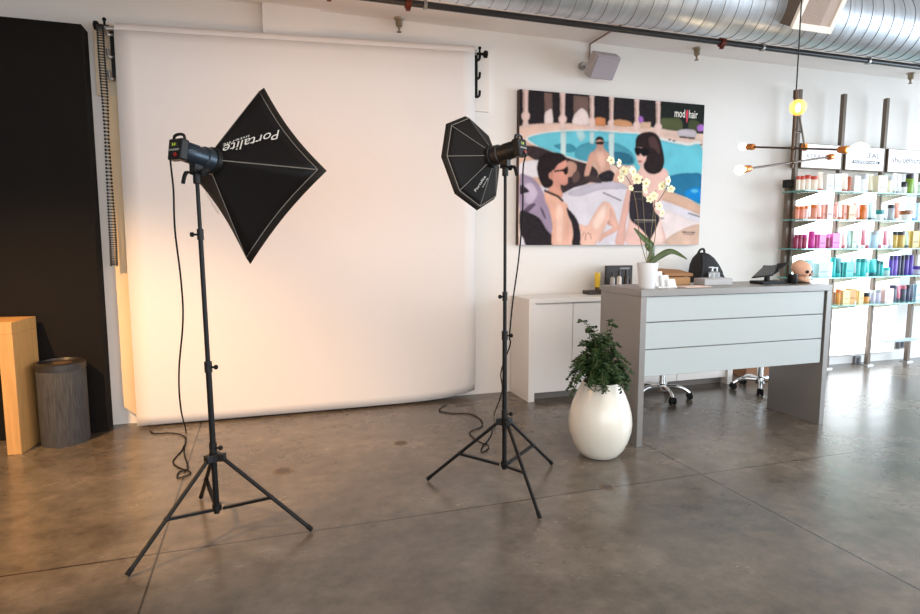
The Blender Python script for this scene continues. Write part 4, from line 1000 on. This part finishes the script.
rows = [
 [(796,799.3,176,'bottle','cream','red'),(799.6,804,176,'bottle','cream','red'),(804.6,809.5,175,'bottle','cream','red'),(810,816,176,'bottle','cream','red'),(816.4,822,172,'tube','cream','red'),(823,830,174.5,'box','white',None),(831,838.2,174,'box','white',None),(840,846.5,173.5,'tube','cream','red'),(847,850,176.5,'bottle','rust',None),(851,857,176,'box','white',None),(857.5,864.5,175,'bottle','white','grey'),(865,867.5,173.5,'tube','cream','grey'),(868,872,174,'tube','ivory','brown'),(872.8,882,176,'box','ivory',None),(883.5,890.5,176.5,'bottle','ivory','grey'),(891.5,895.5,173,'tube','white','grey'),(896,900,174,'tube','white','grey'),(900.5,905,182,'jar','white','black'),(905.6,911.2,174,'bottle','green','black'),(912,916,173.5,'tube','white','white'),(916.5,921,182,'bottle','pale green','white')],
 [(795,798.4,206,'bottle','salmon','orange'),(798.8,803.6,206,'bottle','salmon','orange'),(804,807,205.5,'bottle','pale pink','orange'),(807.4,810,202.5,'tube','white','salmon'),(810.3,816,204.5,'bottle','salmon','orange'),(816.3,820.5,202,'tube','pale pink','red'),(821,824,204.5,'box','salmon',None),(824.3,830,204,'box','pale pink',None),(830.3,833.5,206,'box','rust',None),(833.8,836.6,202,'tube','salmon','pale pink'),(837,841,201.5,'tube','white','rust'),(841.4,845,204,'box','salmon',None),(845.4,851.8,205,'box','peach',None),(852.2,855.6,202.5,'tube','salmon','white'),(856,858.8,203,'tube','pale pink','red'),(859,864.4,204.5,'bottle','orange','orange'),(865,867.2,202,'tube','pale pink','grey'),(867.5,871.8,202,'tube','pale teal','slate'),(872.2,875,204,'tube','white','grey'),(875.2,881.2,210,'jar','white','teal'),(882,886.4,203,'tube','white','grey'),(886.8,892.6,204.5,'bottle','grey','black'),(893,898.2,202,'tube','salmon','white'),(900,908.8,210.5,'jar','white','brown'),(910,914,202,'tube','white','blue'),(914.6,919.4,203,'box','pale blue',None)],
 [(793.8,797.3,234.5,'bottle','crimson','crimson'),(797.6,801.3,234.5,'bottle','crimson','crimson'),(801.6,806,234.3,'bottle','crimson','magenta'),(808.2,813.5,231,'bottle','magenta','magenta'),(813.8,816,234.5,'tube','crimson','crimson'),(816.3,822.7,234,'box','pink',None),(823,828.6,235,'bottle','crimson','pink'),(829,836,233.2,'box','pink',None),(836.6,840.8,231.5,'tube','pale pink','white'),(841.1,845,232,'tube','pale pink','rose'),(846,849.8,230,'tube','pale teal','grey'),(850,854.2,230.5,'box','pale green',None),(854.6,858.8,230,'tube','white','grey'),(860.4,864.6,229.5,'tube','rose','white'),(865,868.4,231,'tube','white','rose'),(869,876,231,'bottle','pale blue','grey'),(877,881.4,230,'tube','white','rose'),(882.4,886.2,230,'tube','rose','white'),(887,891.8,231,'tube','white','lilac'),(892,896,231.2,'bottle','gold','black'),(896.4,902.6,231.2,'bottle','gold','black'),(904.4,907.8,232,'tube','pale green','slate'),(908.5,915,231,'box','gold',None),(915.4,920.6,231.5,'bottle','gold','gold')],
 [(793.6,796.3,264,'bottle','dark teal','dark teal'),(796.8,802,259.5,'bottle','pale teal','cyan'),(803,807.6,260,'bottle','pale teal','cyan'),(808,812.6,258.8,'tube','pale blue','grey'),(813.8,823.8,263,'box','pale teal',None),(824.6,829.6,262,'box','white',None),(829.9,834.2,257.5,'bottle','turquoise','turquoise'),(834.6,840.2,257.8,'tube','teal','turquoise'),(840.4,842,262.5,'tube','dark teal','dark teal'),(842.3,849.6,261.8,'box','cyan',None),(850,852,258,'tube','turquoise','turquoise'),(852.3,855,260,'tube','grey','teal'),(855.3,859,258.3,'bottle','cyan','teal'),(859.4,864.4,258.5,'bottle','turquoise','teal'),(864.8,868,259,'tube','cyan','white'),(868.3,875.2,259,'tube','turquoise','dark teal'),(875.5,878.8,260.2,'bottle','teal','dark teal'),(879,882.2,261,'bottle','turquoise','teal'),(883,888,267.5,'jar','pale teal','cyan'),(888.4,892,255.5,'bottle','purple','navy'),(892.3,896,255.3,'bottle','violet','purple'),(896.2,899.4,255.3,'bottle','navy','navy'),(899.8,903,255.3,'bottle','navy','black'),(903.4,907.2,255,'bottle','purple','navy'),(907.6,911.4,255,'bottle','purple','purple'),(912.4,920.5,266,'jar','lilac','purple')],
 [(832.6,834.8,292,'bottle','brown','brown'),(835,839.2,289,'bottle','amber','orange'),(839.5,846.2,290,'box','pale gold',None),(846.7,852.2,288.5,'box','amber',None),(852.8,855.8,288.8,'tube','gold','white'),(856.2,861,290,'box','pale gold',None),(861.3,867.3,292.5,'jar','amber','black'),(867.8,870,289.5,'tube','grey','black'),(870.3,874.3,290.5,'bottle','lilac','white'),(874.6,879.4,290,'bottle','lilac','grey'),(880,888.6,288.2,'box','pale pink',None),(889.2,894.8,285,'bottle','slate','navy'),(895.2,899.2,285,'tube','rose','slate'),(899.6,904.4,285.3,'bottle','slate','rose'),(904.8,908.8,285,'bottle','navy','black'),(909,912,284,'tube','slate','black'),(912.3,918,284.5,'box','pale blue',None),(918.2,921,284.5,'box','magenta',None)]]
ORD = ['first','second','third','fourth','fifth','sixth','seventh','eighth','ninth','tenth','eleventh','twelfth','thirteenth','fourteenth','fifteenth','sixteenth','seventeenth','eighteenth','nineteenth','twentieth','twenty first','twenty second','twenty third','twenty fourth','twenty fifth','twenty sixth']
KW = {'bottle': 'shampoo_bottle', 'tube': 'cosmetic_tube', 'box': 'product_box', 'jar': 'cream_jar'}
def cmat(n): return mat('product_'+n.replace(' ', '_'), CC[n], .38)
for r, items in enumerate(rows):
    z0 = SH[r]
    for i, (x0, x1, vt_, kind, col, cap) in enumerate(items):
        y = 4.80; vb = pj(V((at((x0+x1)/2, 240, y).x, y, z0)))[1]
        xa, xb_ = at(x0, vb, y).x, at(x1, vb, y).x; x = (xa+xb_)/2; w = (xb_-xa)*.495; h = max(.06, at((x0+x1)/2, vt_, y).z-z0)
        what = '%s %s%s' % (col, {'bottle':'bottle','tube':'tube','box':'box','jar':'jar'}[kind], '' if not cap or cap == col else ' with %s cap' % cap)
        lb = '%s, %s from the left on the %s glass shelf' % (what, ORD[i], RN[r])
        o = V((x, y, z0)); t = empty(KW[kind], o, lb, kind, 'hair products on the %s glass shelf' % RN[r])
        if kind == 'box':
            m = MB().box(x-w, x+w, y-w*.8, y+w*.8, z0, z0+h).build('carton', cmat(col), t, bevel=.0015)
            MB().box(x-w*.72, x+w*.72, y-w*.8-.0012, y-w*.8-.0002, z0+h*.3, z0+h*.42).build('label_band', mat('band_'+col.replace(' ','_'), tuple(int(q*.8) for q in CC[col]), .5), t, smooth=0)
        elif kind == 'bottle':
            hc = h*.78; cc = cmat(cap or col)
            MB().lathe([(.001,0),(w*.95,0),(w,.004),(w,hc-.008),(w*.9,hc-.002),(w*.7,hc)], o, 14, sy=.85).build('body', cmat(col), t)
            MB().lathe([(w*.78,hc-.002),(w*.84,hc),(w*.84,h-.003),(w*.72,h)], o, 14).build('cap', cc, t)
        elif kind == 'tube':
            hc = h*.16
            MB().lathe([(w*.8,0),(w*.82,.003),(w*.82,hc),(w*.6,hc+.002)], o, 14, sy=.8).build('cap', cmat(cap), t)
            k = 14; m = MB(); vs = []
            for f, rx, ry in ((0,.75,.62),(.06,.92,.7),(.4,.96,.55),(.8,1,.25),(.93,1,.08),(1,1,.06)):
                for j in range(k):
                    a = 2*PI*j/k; vs.append(o+V((math.cos(a)*w*rx, math.sin(a)*w*ry, hc+(h-hc)*f)))
            m.add(vs, [(a*k+j, a*k+(j+1)%k, (a+1)*k+(j+1)%k, (a+1)*k+j) for a in range(5) for j in range(k)]+[tuple(range(k))[::-1], tuple(5*k+j for j in range(k))]).build('body', cmat(col), t)
        else:
            hc = h*.6
            MB().lathe([(.001,0),(w*.92,0),(w,.004),(w,hc),(w*.9,hc+.002)], o, 18).build('body', cmat(col), t)
            MB().lathe([(w*.96,hc),(w,hc+.003),(w,h-.003),(w*.94,h)], o, 18).build('lid', cmat(cap), t)

# ------------------------------------------------------------------ light
def area(name, loc, target, sx, sy, energy, col):
    l = bpy.data.lights.new(name, 'AREA'); l.shape = 'RECTANGLE'; l.size = sx; l.size_y = sy; l.energy = energy; l.color = col
    o = bpy.data.objects.new(name, l); COL.objects.link(o); o.location = loc
    o.rotation_euler = (V(target)-V(loc)).to_track_quat('-Z', 'Y').to_euler(); return o
area('daylight_street_window', (2.2, -4.0, 1.6), (1.5, 5, 1.6), 8.5, 2.8, 185, (.97, .98, 1))
area('daylight_side_window', (10.7, 1.0, 1.6), (3, 3, 1.2), 5, 2.8, 420, (.70, .85, 1))
def spot(name, loc, target, energy, col, size, blend=.8):
    l = bpy.data.lights.new(name, 'SPOT'); l.energy = energy; l.color = col; l.spot_size = math.radians(size); l.spot_blend = blend; l.shadow_soft_size = .08
    o = bpy.data.objects.new(name, l); COL.objects.link(o); o.location = loc
    o.rotation_euler = (V(target)-V(loc)).to_track_quat('-Z', 'Y').to_euler(); return o
spot('ceiling_track_lamp', (-2.4, 2.4, 3.1), (-1.3, 4.1, 0), 780, (1, .58, .24), 66)
spot('wall_warm_fill', (-1.9, 3.2, 3.1), (-1.12, 5.0, 1.5), 220, (1, .68, .38), 62)  # added fill without a fixture, warms the wall strip beside the black partition
area('ceiling_lamp', (2.6, 1.6, 3.15), (2.6, 1.8, 0), 1.4, 1.4, 30, (1, .96, .92))
w = bpy.data.worlds.new('world'); sc.world = w; w.use_nodes = True
bgn = w.node_tree.nodes['Background']; bgn.inputs[0].default_value = (.86, .93, 1, 1); bgn.inputs[1].default_value = 1.45
